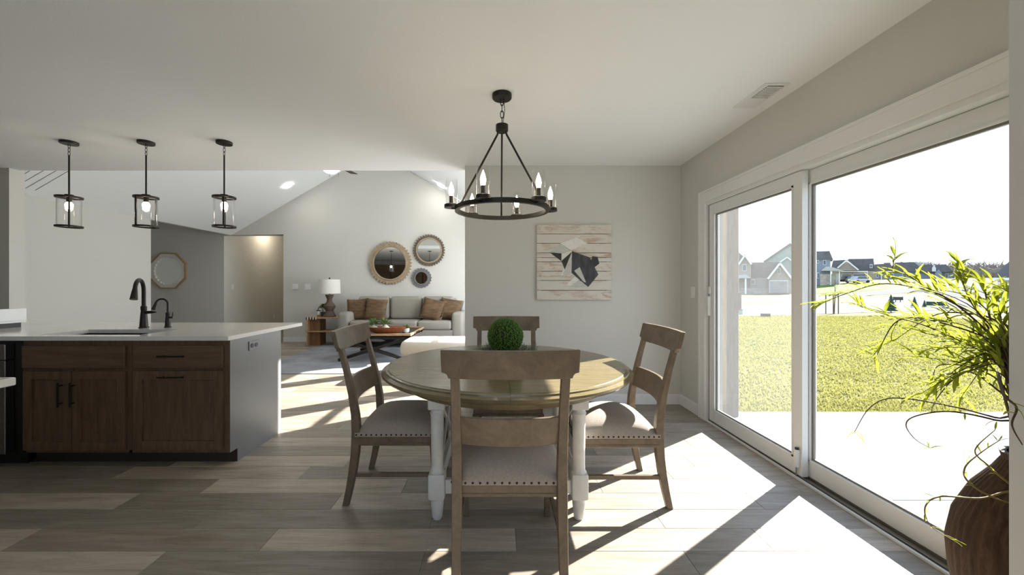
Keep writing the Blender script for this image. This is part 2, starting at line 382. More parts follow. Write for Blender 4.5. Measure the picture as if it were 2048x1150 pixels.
# living room right wall with its windows
wins = [(4.95, 5.62), (5.82, 7.12), (7.30, 8.1)]
lw = MB().box(RX, RX+.15, DY2, FY+.12, 0, .55).box(RX, RX+.15, DY2, FY+.12, 2.3, 2.6)
ys = [DY2]+[v for w in wins for v in w]+[FY+.12]
for i in range(0, len(ys), 2): lw.box(RX, RX+.15, ys[i], ys[i+1], .55, 2.3)
structure(lw.build('wall_living_right', 'wall_paint'))
for i, (a, b) in enumerate(wins):
    w = MB().box(RX+.03, RX+.11, a, a+.05, .55, 2.3).box(RX+.03, RX+.11, b-.05, b, .55, 2.3).box(RX+.03, RX+.11, a, b, .55, .6).box(RX+.03, RX+.11, a, b, 2.25, 2.3).box(RX+.04, RX+.1, a, b, 1.42, 1.46)
    wo = structure(w.build('window_%d' % (i+1), 'vinyl_white'))
    MB().box(RX+.065, RX+.071, a+.04, b-.04, .59, 2.26).build('window_pane', 'door_glass', wo)
# right wall with the sliding door opening
DA, DB, DH = 1.40, 3.63, 2.055
structure(MB().box(WX, WX+.15, -2.3, DA, 0, CEIL).box(WX, WX+.15, DB, DY+.1, 0, CEIL).box(WX, WX+.15, DA, DB, DH, CEIL).build('wall_right', 'wall_paint'), 'light grey wall with the sliding glass door')
structure(MB().box(1.25, WX, .72, .939, 0, CEIL).build('wall_return', 'wall_paint'), 'white wall end in the foreground')
# rear wall behind the camera; its window is added to let in sky light
structure(MB().box(-7.3, -2.5, -2.35, -2.2, 0, CEIL).box(1.3, WX, -2.35, -2.2, 0, CEIL).box(-2.5, 1.3, -2.35, -2.2, 0, .8).box(-2.5, 1.3, -2.35, -2.2, 2.3, CEIL).build('wall_rear', 'wall_paint'))
wo = structure(MB().box(-2.5, -2.44, -2.3, -2.24, .8, 2.3).box(1.24, 1.3, -2.3, -2.24, .8, 2.3).box(-.63, -.57, -2.3, -2.24, .8, 2.3).box(-2.5, 1.3, -2.3, -2.24, .8, .86).box(-2.5, 1.3, -2.3, -2.24, 2.24, 2.3).build('window_4', 'vinyl_white'))
MB().box(-2.45, 1.25, -2.275, -2.27, .85, 2.25).build('window_pane', 'door_glass', wo)
for x, lb in ((-6.9, 'dark upper cabinet at the corner of the rear kitchen wall'), (-6.1, 'dark upper cabinet second from the rear wall corner'), (-5.3, 'dark upper cabinet in the middle of rear wall'), (-4.5, 'dark upper cabinet second from the added rear window'), (-3.7, 'dark upper cabinet next to the added rear window')):
    t = thing('upper_cabinet', lb, 'cabinet', (x+.4, -2.0, 1.4), group='upper cabinets on the rear wall')
    MB().box(x, x+.78, -2.198, -1.87, 1.4, 2.35).build('body', 'cabinet_wood', t)
    for q in (0, 1):
        MB().box(x+.02+q*.38, x+.37+q*.38, -1.87, -1.85, 1.42, 2.33, .004).build('door', 'cabinet_wood', t)
# baseboards
def baseboard(name, mbs): return structure(mbs.build(name, 'trim_white'))
baseboard('baseboard_back', MB().box(-.338, WX, DY-.014, DY, 0, .095).box(-.338, WX, DY-.009, DY, .095, .108))
baseboard('baseboard_back_end', MB().box(-.352, -.338, DY-.014, DY2, 0, .1))
baseboard('baseboard_right', MB().box(WX-.014, WX, 3.75, DY-.014, 0, .095).box(WX-.009, WX, 3.75, DY-.014, .095, .108))
baseboard('baseboard_far', MB().box(-4.86, RX, FY-.015, FY, 0, .11))
baseboard('baseboard_left', MB().box(LX, LX+.014, 4.35, 6.74, 0, .11).box(-8.3, -6.3, 8.886, 8.9, 0, .11))

# sliding patio door: casing, frame, tracks, two panels
door = structure(MB().box(WX-.0, WX+.14, DA, DA+.03, 0, DH).box(WX, WX+.14, DB-.02, DB, 0, DH).box(WX, WX+.14, DA+.03, DB-.02, DH-.035, DH)
                 .box(WX-.012, WX+.004, DA, DB, 0, .012).build('door_1', 'vinyl_white'), 'white framed sliding glass patio door')
MB().box(WX-.018, WX, DB-.005, DB+.09, 0, DH-.002).box(WX-.024, WX, DB+.07, DB+.095, 0, DH+.09).box(WX-.018, WX, DA-.09, DB+.09, DH-.002, DH+.085).box(WX-.024, WX, DA-.09, DB+.095, DH+.085, DH+.105).build('door_casing', 'trim_white', door)
MB().box(WX+.004, WX+.125, DA+.03, DB-.02, 0.001, .006).build('track_bed', 'vinyl_grey', door)
for xx in (.012, .056): MB().box(WX+xx, WX+xx+.004, DA+.03, DB-.02, .006, .02).build('track_rail', 'steel', door)
MB().box(WX+.10, WX+.125, DA+.03, DB-.02, .006, .05).build('outer_sill', 'vinyl_white', door)
def panel(x0, x1, ya, yb, z0, z1, stl, rail_b, rail_t, glass, nm):
    p = MB().box(x0, x1, ya, ya+stl, z0, z1).box(x0, x1, yb-stl, yb, z0, z1).box(x0+.001, x1-.001, ya+stl, yb-stl, z0, z0+rail_b).box(x0+.001, x1-.001, ya+stl, yb-stl, z1-rail_t, z1).build(nm, 'vinyl_white', door)
    xm = (x0+x1)/2
    gb = .012
    MB().box(x0-.004, x1+.004, ya+stl, ya+stl+gb, z0+rail_b, z1-rail_t).box(x0-.004, x1+.004, yb-stl-gb, yb-stl, z0+rail_b, z1-rail_t).box(x0-.004, x1+.004, ya+stl, yb-stl, z0+rail_b, z0+rail_b+gb).box(x0-.004, x1+.004, ya+stl, yb-stl, z1-rail_t-gb, z1-rail_t).build('glazing_bead', 'vinyl_white', p)
    q0, q1, w0, w1, gk = ya+stl+gb, yb-stl-gb, z0+rail_b+gb, z1-rail_t-gb, .012
    MB().box(xm-.008, xm+.008, q0, q0+gk, w0, w1).box(xm-.008, xm+.008, q1-gk, q1, w0, w1).box(xm-.008, xm+.008, q0+gk, q1-gk, w0, w0+gk).box(xm-.008, xm+.008, q0+gk, q1-gk, w1-gk, w1).build('gasket', 'vinyl_grey', p)
    MB().box(xm-.003, xm+.003, ya+stl+.004, yb-stl-.004, z0+rail_b+.004, z1-rail_t-.004).build('glass_pane', glass, p)
    return p
MB().box(WX+.016, WX+.13, DB-.05, DB-.021, .006, DH-.036).build('jamb_channel', 'vinyl_grey', door)
pl_ = panel(WX+.012, WX+.05, 2.50, DB-.04, .022, DH-.04, .075, .10, .08, 'screen_glass', 'sliding_panel')
pr_ = panel(WX+.062, WX+.10, DA+.03, 2.585, .022, DH-.04, .075, .10, .08, 'door_glass', 'fixed_panel')
MB().box(WX-.012, WX+.012, 2.515, 2.545, .075, .19, .004).build('foot_bolt', 'vinyl_white', pl_)
MB().lathe([(.011, 0), (.011, .012)], (WX, 2.53, .19), 12).build('bolt_knob', 'black_plastic', pl_)
MB().lathe([(.004, 0), (.004, .07)], (WX, 2.535, .012), 8).build('bolt_pin', 'steel', pl_)
MB().box(WX-.02, WX+.012, 3.55, 3.58, .99, 1.17, .006).build('door_handle', 'vinyl_white', pl_)
MB().box(WX-.006, WX+.012, 3.55, 3.58, 1.19, 1.26, .006).build('latch', 'vinyl_white', pl_)
def plate(name, label, c, axis, w=.075, h=.115, cat='switch', group=None, mt='trim_white', toggles=1):
    t = thing(name, label, cat, c, group=group); x, y, z = c
    if axis == 'y':
        MB().box(x-w/2, x+w/2, y-.006, y, z-h/2, z+h/2, .002, 1).build('cover_plate', mt, t)
        for q in range(toggles):
            xx = x+(q-(toggles-1)/2)*.045
            MB().box(xx-.015, xx+.015, y-.010, y-.004, z-.032, z+.032, .002, 1).build('rocker', mt, t)
    else:
        s = -1 if axis == '-x' else 1
        MB().box(min(x, x+s*.006), max(x, x+s*.006), y-w/2, y+w/2, z-h/2, z+h/2, .002, 1).build('cover_plate', mt, t)
        for q in range(toggles):
            yy = y+(q-(toggles-1)/2)*.04
            MB().box(min(x+s*.003, x+s*.011), max(x+s*.003, x+s*.011), yy-.015, yy+.015, z-.032, z+.032, .002, 1).build('rocker', mt, t)
    return t
plate('light_switch', 'white light switch plate beside the sliding glass door', (WX, 3.86, 1.2), '-x')
plate('light_switch', 'white double switch plate on wall nearer the hallway opening', (at(590.5, 573.5, FY).x, FY, 1.255), 'y', .13, .13, toggles=2)
plate('light_switch', 'white double switch plate on wall nearer the table lamp', (at(615.5, 573.5, FY).x, FY, 1.255), 'y', .13, .13, toggles=2)
plate('light_switch', 'small white switch plate on the dim hallway wall', (-6.3, 9.19, 1.25), 'x', .07, .115)
plate('wall_outlet', 'white outlet plate low on the hallway wall', (-6.3, 10.9, .42), 'x', .06, .12, cat='outlet')

# ceiling register
t = thing('ceiling_register', 'white ceiling air vent near the sliding door wall', 'vent', (1.79, 2.62, CEIL))
MB().box(1.712, 1.872, 2.452, 2.79, CEIL-.006, CEIL, .002, 1).build('vent_plate', 'trim_white', t)
MB().box(1.745, 1.85, 2.475, 2.635, CEIL-.0075, CEIL-.006).build('vent_opening', 'vinyl_grey', t)
for i in range(9):
    y = 2.482+i*.018
    MB().box(1.745, 1.85, y, y+.008, CEIL-.013, CEIL-.0075).build('louver', 'trim_white', t)
t = thing('return_grille', 'pale linear return grille slots on the sloped vault', 'vent', (-5.6, 4.9, 2.7))
for yv in (4.66, 4.755, 4.85, 4.95):
    MB().beam((-5.93, yv, LZ+(-5.93-LX)*.58-.003), (-5.40, yv, LZ+(-5.40-LX)*.58-.003), .004, .004).build('slot', 'vinyl_grey', t)

# ------------------------------------------------------------------ patio, lawn, street
def gz(x, y):
    return -.2+min(3.0, max(0, .1*(x-58))) if y > 9 else -.14-.06*max(0, (y-4.2)/4.8)
def hit(px, py, dz=0.0):
    d = Vector(((px-CX)/F, 1, -(py-CY)/F)); a = 2.0; b = None; Yv = 2.0
    while Yv < 600:
        p = Vector((0, 0, H))+d*Yv
        if p.z <= gz(p.x, p.y)+dz: break
        Yv *= 1.01
    lo, hi = Yv/1.01, Yv
    for _ in range(30):
        md = (lo+hi)/2; p = Vector((0, 0, H))+d*md
        if p.z <= gz(p.x, p.y)+dz: hi = md
        else: lo = md
    p = Vector((0, 0, H))+d*hi; p.z = gz(p.x, p.y)+dz; return p
gr = MB(); gxs = [-40, -10, 0.55, 2.2, 6, 12, 20, 30, 40, 50, 58, 64, 70, 76, 82, 88, 100, 140, 200, 400]; gys = [4.18, 9, 9.01, 15, 30, 60, 100, 160, 300, 500]
V = [[gr.bm.verts.new((x, y, gz(x, y))) for x in gxs] for y in gys]
for j in range(len(gys)-1):
    for i in range(len(gxs)-1):
        if gys[j] < 9.005 and gxs[i] < 0.5: continue
        gr.bm.faces.new((V[j][i], V[j][i+1], V[j+1][i+1], V[j+1][i]))
gr.poly([(2.13, -40, -.16), (400, -40, -.16), (400, 4.18, -.16), (2.13, 4.18, -.16)])
structure(gr.build('lawn_ground', 'lawn'), 'mown dormant yellow green lawn')
pat = structure(MB().box(2.125, 7.5, -4, 4.17, -.25, -.1).build('patio_base', 'vinyl_grey'), 'concrete patio slab outside the sliding door')
for (ya, yb) in ((-4, -1.2), (-1.19, 2.43), (2.44, 4.17)):
    for (xa, xb) in ((2.126, 5.6), (5.61, 7.5)):
        MB().box(xa, xb, ya, yb, -.25, -.095, .006, 1).build('concrete_slab', 'concrete', pat)
# grass blades on the near lawn
def grass(name, n, x0, x1, y0, y1, hmin, hmax, seed):
    g = np.random.default_rng(seed)
    y = y0+(y1-y0)*g.random(n)**1.9; x = x0+(x1-x0)*g.random(n)
    z = np.where(y > 9, -.2, -.14-.06*(y-4.2)/4.8)
    h = hmin+(hmax-hmin)*g.random(n); a = g.random(n)*6.283; w = .006+.006*g.random(n)+.0012*(y-4)
    lx = (g.random(n)-.5)*h*1.5; ly = (g.random(n)-.5)*h*1.5
    v = np.empty((n, 3, 3))
    v[:, 0] = np.stack([x-np.cos(a)*w, y-np.sin(a)*w, z], 1); v[:, 1] = np.stack([x+np.cos(a)*w, y+np.sin(a)*w, z], 1); v[:, 2] = np.stack([x+lx, y+ly, z+h], 1)
    me = bpy.data.meshes.new(name); me.vertices.add(3*n); me.vertices.foreach_set('co', v.ravel())
    me.loops.add(3*n); me.loops.foreach_set('vertex_index', np.arange(3*n)); me.polygons.add(n)
    me.polygons.foreach_set('loop_start', np.arange(0, 3*n, 3)); me.polygons.foreach_set('loop_total', np.full(n, 3)); me.update(); me.validate()
    me.materials.append(MATS['grass_blade']); o = bpy.data.objects.new(name, me); COL.objects.link(o); return o
tag(grass('grass_blades', 220000, 2.2, 21, 4.2, 19, .02, .05, 3), 'short yellow green grass blades on the lawn beyond the patio', 'grass', kind='stuff')
def strip(name, near, far, dz, material, label, n=24):
    """ground strip between two pixel polylines (left to right)"""
    def interp(pl, t):
        xs = [p[0] for p in pl]; x = xs[0]+(xs[-1]-xs[0])*t
        for i in range(len(pl)-1):
            if pl[i][0] <= x <= pl[i+1][0]+1e-6:
                u = (x-pl[i][0])/max(1e-6, pl[i+1][0]-pl[i][0]); return x, pl[i][1]+(pl[i+1][1]-pl[i][1])*u
        return pl[-1]
    mb = MB(); rows = []
    for j in range(5):
        row = []
        for i in range(n+1):
            a, b = interp(near, i/n), interp(far, i/n); v = j/4
            row.append(mb.bm.verts.new(hit(a[0]+(b[0]-a[0])*v, a[1]+(b[1]-a[1])*v, dz)))
        rows.append(row)
    for j in range(4): mb.ring(rows[j], rows[j+1], False)
    return structure(mb.build(name, material), label)
strip('street', [(1300, 640), (1500, 632), (1600, 629), (1700, 626), (1900, 620), (2300, 625)], [(1300, 617), (1500, 611), (1600, 609), (1700, 604), (1800, 590), (1900, 583), (2300, 580)], .012, 'road', 'pale concrete street beyond the lawn')
strip('sidewalk', [(1300, 611), (1500, 605), (1640, 603)], [(1300, 608), (1500, 601.5), (1640, 600)], .014, 'road', 'pale sidewalk across the street')
strip('driveway', [(1634, 600), (1750, 590), (1900, 581), (2100, 578)], [(1634, 590), (1750, 582), (1900, 570), (2100, 568)], .02, 'road', 'pale road curving towards the far houses')
strip('green_verge', [(1634, 588), (1700, 584), (1775, 578)], [(1634, 572), (1700, 567), (1775, 566)], .03, 'lawn_green', 'bright green mown bank below the far houses')
# cedar post at the patio edge
t = thing('patio_post', 'weathered dark cedar post at the corner of the patio', 'post', (2.46, 4.06, -.095))
MB().box(2.39, 2.52, 4.0, 4.12, -.095, 2.9, .006, 1).build('post', 'cedar', t)
MB().box(2.52, 2.56, 4.02, 4.1, 1.02, 1.2, .003, 1).build('bracket', 'cedar', t)
# ------------------------------------------------------------------ houses
HP = {}
def on_facade(x, y, off):
    # pixel ray meets the facade plane (turned square to the line of sight), off metres behind it
    P0, n = HP['p'], HP['n']; d = Vector(((x-CX)/F, 1, -(y-CY)/F)); e_ = Vector((0, 0, H))
    return e_+d*(((P0-e_).dot(n)+off)/d.dot(n))
def poly_px(mb, pts, off, depth, ext=0):
    A = [on_facade(x, y, off) for x, y in pts]; lo_ = min(p.z for p in A)
    if ext:
        for p in A:
            if p.z < lo_+.05: p.z -= ext
    return mb.sweep([A, [p+HP['n']*depth for p in A]])
def rect_px(mb, x0, y0, x1, y1, off, depth, ext=0): return poly_px(mb, [(x0, y0), (x1, y0), (x1, y1), (x0, y1)], off, depth, ext)
def house(name, label, Y, base_px, parts):
    root = thing(name, label, 'house', (at(base_px, 573, Y).x, Y, gz(at(base_px, 573, Y).x, Y)), group='houses across the street')
    X_ = at(base_px, 573, Y).x; HP['p'] = Vector((X_, Y, 0)); HP['n'] = Vector((X_, Y, 0)).normalized()
    for p in parts:
        kind, mt = p[0], p[1]
        if kind == 'wall': rect_px(MB(), *p[2], p[3], p[4], .9).build('wall', mt, root)
        elif kind == 'gable': poly_px(MB(), p[2], p[3], p[4]).build('gable', mt, root)
        elif kind == 'roof': poly_px(MB(), p[2], p[3], p[4]).build('roof', mt, root)
        elif kind == 'window':
            x0, y0, x1, y1 = p[2]; w = rect_px(MB(), x0, y0, x1, y1, p[3]-.12, .12).build('window', 'far_trim', root)
            rect_px(MB(), x0+.8, y0+.9, x1-.8, y1-.9, p[3]-.16, .05).build('pane', mt, w)
        elif kind == 'garage':
            x0, y0, x1, y1 = p[2]; w = rect_px(MB(), x0-1, y0-1, x1+1, y1, p[3]-.1, .1).build('garage_frame', 'far_trim', root)
            for q in range(4):
                rect_px(MB(), x0, y0+(y1-y0)*q/4+.15, x1, y0+(y1-y0)*(q+1)/4-.15, p[3]-.2, .1).build('garage_panel', mt, w)
        elif kind == 'post': rect_px(MB(), *p[2], p[3], .5, .5).build('column', 'far_trim', root)
        elif kind == 'bargeboard':
            a, b, c = [on_facade(x, y, p[3]) for x, y in p[2]]
            MB().beam(a, b, .3, .3).beam(b, c, .3, .3).build('bargeboard', 'far_trim', root)
    return root
house('house', 'tan two storey house with stone base and gabled garage', 75, 1510, [
    ('wall', 'siding_tan', (1425, 527, 1503, 588), 0, 9), ('wall', 'siding_tan', (1500, 556, 1540, 588), -.5, 8), ('wall', 'stone_veneer', (1425, 576, 1540, 588), -.8, .9),
    ('roof', 'roof_brown', [(1425, 528), (1425, 503), (1476, 503), (1504, 528)], -.3, 9),
    ('gable', 'siding_tan', [(1478, 529), (1490, 511), (1502, 529), (1502, 556), (1478, 556)], -1.2, 3),
    ('roof', 'roof_brown', [(1488, 509), (1491, 509), (1504.5, 528.5), (1501.5, 529.5), (1490, 511.5), (1478, 529.5), (1475.5, 528.5)], -1.5, 5),
    ('roof', 'roof_brown', [(1500, 557), (1501, 525), (1561, 524), (1540, 557)], -.2, 6),
    ('roof', 'roof_light', [(1470, 556.5), (1476, 551), (1491, 548.5), (1503, 556.5)], -2.5, 3),
    ('gable', 'siding_tan', [(1537, 557), (1560, 527.5), (1583, 557), (1583, 588), (1537, 588)], -2.5, 9),
    ('roof', 'roof_brown', [(1534, 558), (1559, 525), (1561, 525), (1586, 558), (1583.5, 559), (1560, 528.5), (1536.5, 559)], -2.9, 9),
    ('bargeboard', '', [(1535.5, 558), (1560, 526.5), (1584.5, 558)], -3.0), ('bargeboard', '', [(1477, 529), (1490, 510.5), (1503, 529)], -1.7),
    ('garage', 'garage_door', (1540, 562, 1575, 586), -2.5), ('window', 'far_glass', (1555, 536, 1561, 548), -2.5),
    ('window', 'far_glass', (1461, 528.6, 1470, 542), 0), ('window', 'far_glass', (1484.5, 528.6, 1493, 542), -1.2), ('window', 'far_glass', (1501.5, 559, 1510, 568.5), -.5), ('window', 'far_glass', (1443, 559, 1450, 568.5), 0),
    ('post', '', (1468, 556, 1471.5, 586), -2.3), ('post', '', (1489.5, 556, 1493, 586), -2.3)])
house('house', 'green grey house with a tall broad gable behind the garage', 103, 1580, [
    ('gable', 'siding_green', [(1529, 522), (1580, 488), (1631, 522), (1631, 580), (1529, 580)], 0, 10),
    ('roof', 'roof_shingle', [(1526, 523), (1579, 486.5), (1581, 486.5), (1634, 523), (1631, 524.5), (1580, 489.5), (1529, 524.5)], -.5, 11),
    ('gable', 'siding_green', [(1558, 526), (1574, 515), (1590, 526), (1590, 580), (1558, 580)], -2, 2),
    ('bargeboard', '', [(1557, 526.5), (1574, 514.5), (1591, 526.5)], -2.3)])
house('house', 'blue grey two storey house with a pale porch roof', 90, 1650, [
    ('wall', 'siding_blue', (1615, 517, 1661, 569), 0, 9), ('roof', 'roof_shingle', [(1612, 518.5), (1616, 503), (1659, 502), (1666, 518.5)], -.5, 10),
    ('wall', 'stone_veneer', (1640, 548, 1672, 572), -1.5, 3), ('roof', 'roof_light', [(1642, 541.5), (1652, 533), (1661, 533), (1687, 541.5)], -2.5, 5),
    ('window', 'far_glass', (1646, 520, 1652.5, 530), 0), ('window', 'far_glass', (1633.5, 520, 1638, 527), 0), ('window', 'far_glass', (1634, 545, 1639, 557), 0),
    ('post', '', (1660.5, 541, 1662.5, 566), -2.3), ('post', '', (1678, 541, 1680, 566), -2.3), ('wall', 'siding_white', (1672, 547, 1680, 566), .5, 3)])
house('house', 'low house with a front gable and wide garage', 105, 1715, [
    ('wall', 'siding_tan', (1664, 540, 1750, 563), 0, 10), ('roof', 'roof_shingle', [(1661, 541.5), (1666, 521), (1700, 519), (1718, 541.5)], -.5, 8),
    ('roof', 'roof_shingle', [(1690, 542), (1697, 518), (1747, 517), (1750, 542)], 0, 9),
    ('gable', 'siding_tan', [(1676, 535), (1693, 521), (1716, 539), (1716, 541), (1676, 541)], -1.5, 2), ('bargeboard', '', [(1675, 536), (1693, 520.5), (1717, 540)], -1.9),
    ('garage', 'far_glass', (1684, 548, 1703, 563), 0), ('garage', 'far_glass', (1707, 548, 1731, 563), 0),
    ('window', 'far_glass', (1739.5, 528.5, 1745, 536), -.3), ('post', '', (1734, 543, 1735.6, 563), -1), ('bargeboard', '', [(1682, 543), (1710, 543), (1736, 543)], -1)])
house('house', 'small dark roofed cottage with white porch posts', 132, 1760, [
    ('wall', 'siding_grey', (1748, 541, 1774, 562), 0, 8), ('roof', 'roof_shingle', [(1746, 543), (1749, 528.5), (1771, 527.5), (1776, 543)], -.5, 9),
    ('post', '', (1762, 543, 1763.6, 562), -1), ('post', '', (1768, 543, 1769.6, 562), -1), ('window', 'far_glass', (1752, 547, 1757, 555), 0)])
house('house', 'long low house with broad slate roof and dormers', 115, 1830, [
    ('wall', 'siding_blue', (1768, 540, 1905, 561), 0, 9), ('roof', 'roof_shingle', [(1764, 543.5), (1768, 525.5), (1828, 524), (1850, 543.5)], -.6, 9),
    ('roof', 'roof_light', [(1828, 524), (1857, 525), (1850, 541), (1846, 541)], 1.0, 6), ('roof', 'roof_shingle', [(1840, 544), (1844, 529), (1865, 529), (1872, 544)], -1.2, 7),
    ('roof', 'roof_shingle', [(1866, 544), (1871, 529.5), (1892, 528.5), (1908, 544)], -1.4, 7),
    ('gable', 'siding_white', [(1864, 536), (1868, 530), (1872, 536), (1872, 543), (1864, 543)], -1.6, 1), ('gable', 'siding_blue', [(1870, 546), (1877, 538), (1884, 546), (1884, 560), (1870, 560)], -1.8, 2),
    ('window', 'far_glass', (1780, 547, 1788, 556), 0), ('window', 'far_glass', (1805, 547, 1813, 556), 0), ('window', 'far_glass', (1890, 547, 1897, 556), 0)])
house('house', 'white sided neighbouring house with teal reflecting windows', 46, 2030, [
    ('wall', 'siding_white', (1995, 557, 2120, 640), 0, 8), ('roof', 'roof_shingle', [(1984, 557), (2019, 522), (2140, 500), (2150, 557)], -.6, 9),
    ('bargeboard', '', [(1985, 558), (2040, 558), (2120, 558)], -.8), ('window', 'teal_glass', (2008, 570, 2030, 612), 0)])
# woods on the horizon
def woods():
    g = random.Random(5); mb = MB()
    for i in range(420):
        px = 1755+g.random()*330; Y = 170+g.random()*60; b = at(px, 562, Y); top = at(px, 523+g.random()*14+(6 if px < 1800 else 0), Y)
        b.z = 2.5; hh = top.z-b.z; n = 7
        mb.tube([(b.x, Y, b.z), (b.x+g.uniform(-.5, .5), Y, b.z+hh*.6), (b.x+g.uniform(-1, 1), Y, top.z)], [.35, .25, .05], 3)
        for q in range(n):
            z = b.z+hh*(.25+.6*g.random()); a = g.uniform(-3.5, 3.5)
            mb.tube([(b.x, Y, z), (b.x+a, Y+g.uniform(-2, 2), z+hh*.28*g.random()+.6)], [.28, .06], 3)
        for q in range(3):
            z = b.z+hh*(.12+.5*g.random()); mb.sphere((b.x+g.uniform(-2, 2), Y+g.uniform(-2, 2), z), hh*.12+g.random()*1.2, 6, 4, 1.2)
    return mb.build('distant_woods', 'woods')
tag(woods(), 'grey brown bare woods along the horizon', 'trees', kind='stuff')
def conifer(px, py, h, label):
    p = hit(px, py); t = thing('young_spruce', label, 'tree', p, group='young spruces by the street')
    MB().lathe([(.05*h/2, 0), (.03*h/2, h*.25)], p, 6).build('trunk', 'twig', t)
    mb = MB(); g = random.Random(int(px))
    for k in range(6):
        z = p.z+h*(.1+.15*k); r = h*.34*(1-k/6.6); 
        prof_n = 12; ring = [mb.bm.verts.new((p.x+math.cos(6.283*i/prof_n)*r*(1 if i % 2 else .6), p.y+math.sin(6.283*i/prof_n)*r*(1 if i % 2 else .6), z-h*.02*g.random())) for i in range(prof_n)]
        top = mb.bm.verts.new((p.x, p.y, z+h*.24))
        for i in range(prof_n): mb.bm.faces.new((ring[i], ring[(i+1) % prof_n], top))
    mb.build('foliage', 'conifer', t)
conifer(1782, 625, .95, 'small spruce beside the street, the larger one'); conifer(1829, 614, .7, 'small spruce further along the verge'); conifer(1849, 615, .5, 'tiny spruce by the green utility box')
def sapling(px, py, topy, label):
    p = hit(px, py); Yv = p.y; top = at(px+6, topy, Yv); t = thing('staked_sapling', label, 'tree', p)
    MB().tube([p, (p.x+.05, p.y, (p.z+top.z)/2), (top.x-.1, p.y, top.z)], [.03, .02, .008], 6).build('trunk', 'twig', t)
    for dx in (-.35, .32, .05): MB().tube([(p.x+dx, p.y+.1, p.z), (p.x+dx, p.y+.1, p.z+1.1)], .022, 6).build('stake', 'twig', t)
    mb = MB()
    for k in range(7):
        z = p.z+(top.z-p.z)*(.5+.07*k); a = k*2.2
        mb.tube([(p.x+.05, p.y, z), (p.x+.05+.25*math.cos(a), p.y+.25*math.sin(a), z+.35)], [.008, .003], 4)
    mb.build('bare_twigs', 'twig', t)
sapling(1668, 628, 560, 'thin bare sapling with wooden stakes at the lawn edge')
def simple_car(px, py, w, material, label):
    p = hit(px, py, .02); t = thing('car', label, 'car', p, group='parked cars by the far garage')
    MB().box(p.x-w/2, p.x+w/2, p.y-.9, p.y+.9, p.z+.3, p.z+.9, .15).build('body', material, t)
    MB().prism([(p.x-w*.38, p.z+.88), (p.x-w*.24, p.z+1.5), (p.x+w*.22, p.z+1.5), (p.x+w*.4, p.z+.88)], 'y', p.y-.8, p.y+.8).build('cabin', material, t)
    MB().prism([(p.x-w*.33, p.z+.92), (p.x-w*.22, p.z+1.42), (p.x+w*.2, p.z+1.42), (p.x+w*.34, p.z+.92)], 'y', p.y-.82, p.y-.8).build('side_glass', 'far_glass', t)
    for sx in (-.31, .31): MB().lathe([(.32, -.1), (.32, .1)], (p.x+sx*w, p.y-.86, p.z+.32), 14, 'y').build('wheel', 'tire', t)
simple_car(1695, 566, 2.6, 'car_dark', 'dark parked car in front of the low garage house'); simple_car(1718, 566, 3.6, 'car_silver', 'silver parked car beside the dark car')
def box_thing(name, label, cat, px, py, w, d, h, m1, m2, lidh):
    p = hit(px, py); t = thing(name, label, cat, p)
    MB().box(p.x-w/2, p.x+w/2, p.y-d/2, p.y+d/2, p.z, p.z+h-lidh, .02, 1).build('body', m1, t)
    MB().box(p.x-w/2-.02, p.x+w/2+.02, p.y-d/2-.02, p.y+d/2+.02, p.z+h-lidh, p.z+h, .02, 1).build('lid', m2, t)
box_thing('landscape_block', 'dark stone block lying at the street edge of lawn', 'block', 1531, 633.5, .34, .25, .18, 'cabinet_dark', 'stone_veneer', .04)
box_thing('utility_pedestal', 'small grey green utility pedestal at the street edge', 'pedestal', 1480, 629, .2, .18, .28, 'siding_green', 'siding_grey', .05)
box_thing('transformer_box', 'dark green transformer box by the far street', 'utility box', 1873, 611, .95, .6, .3, 'conifer', 'conifer', .06)
t = thing('mailbox', 'dark cluster mailbox panel beside the street', 'mailbox', hit(1796, 604)); p = t.location.copy()
MB().box(p.x-.35, p.x+.35, p.y-.15, p.y+.15, p.z+.18, p.z+.5, .02, 1).build('body', 'black_plastic', t)
for s in (-.22, .22): MB().lathe([(.03, 0), (.03, .2)], (p.x+s, p.y, p.z), 8).build('leg', 'black_plastic', t)

# ------------------------------------------------------------------ kitchen island
IF, PX_, CTZ = 2.70, -1.88, .914      # cabinet face, end panel X, counter top
def fx(x): return (x-CX)/(F/IF)
def fz(y): return H-(y-CY)/(F/IF)
isl_back = 3.32
# countertop with the sink cut-out
ctop = thing('island_countertop', 'white quartz countertop of the kitchen island', 'countertop', (-3.2, 3.2, CTZ-.03))
sx0, sx1, sy0, sy1 = -3.285, -2.557, 2.765, 3.10
mb = MB()
X0, X1, Y0_, Y1_ = -5.0, -1.862, 2.672, 3.69
mb.box(X0, sx0, Y0_, Y1_, CTZ-.03, CTZ).box(sx1, X1, Y0_, Y1_, CTZ-.03, CTZ).box(sx0, sx1, Y0_, sy0, CTZ-.03, CTZ).box(sx0, sx1, sy1, Y1_, CTZ-.03, CTZ)
mb.build('slab', 'quartz', ctop)
snk = thing('kitchen_sink', 'dark undermount sink basin in the island countertop', 'sink', ((sx0+sx1)/2, 2.93, .66))
mb = MB(); t_ = .01; zb = .67
mb.box(sx0-t_, sx1+t_, sy0-t_, sy0, zb, CTZ-.032).box(sx0-t_, sx1+t_, sy1, sy1+t_, zb, CTZ-.032).box(sx0-t_, sx0, sy0, sy1, zb, CTZ-.032).box(sx1, sx1+t_, sy0, sy1, zb, CTZ-.032).box(sx0-t_, sx1+t_, sy0-t_, sy1+t_, zb-t_, zb)
mb.build('basin', 'sink_steel', snk)
MB().lathe([(.045, 0), (.045, .004)], ((sx0+sx1)/2, 2.95, zb), 18).build('drain', 'steel', snk)
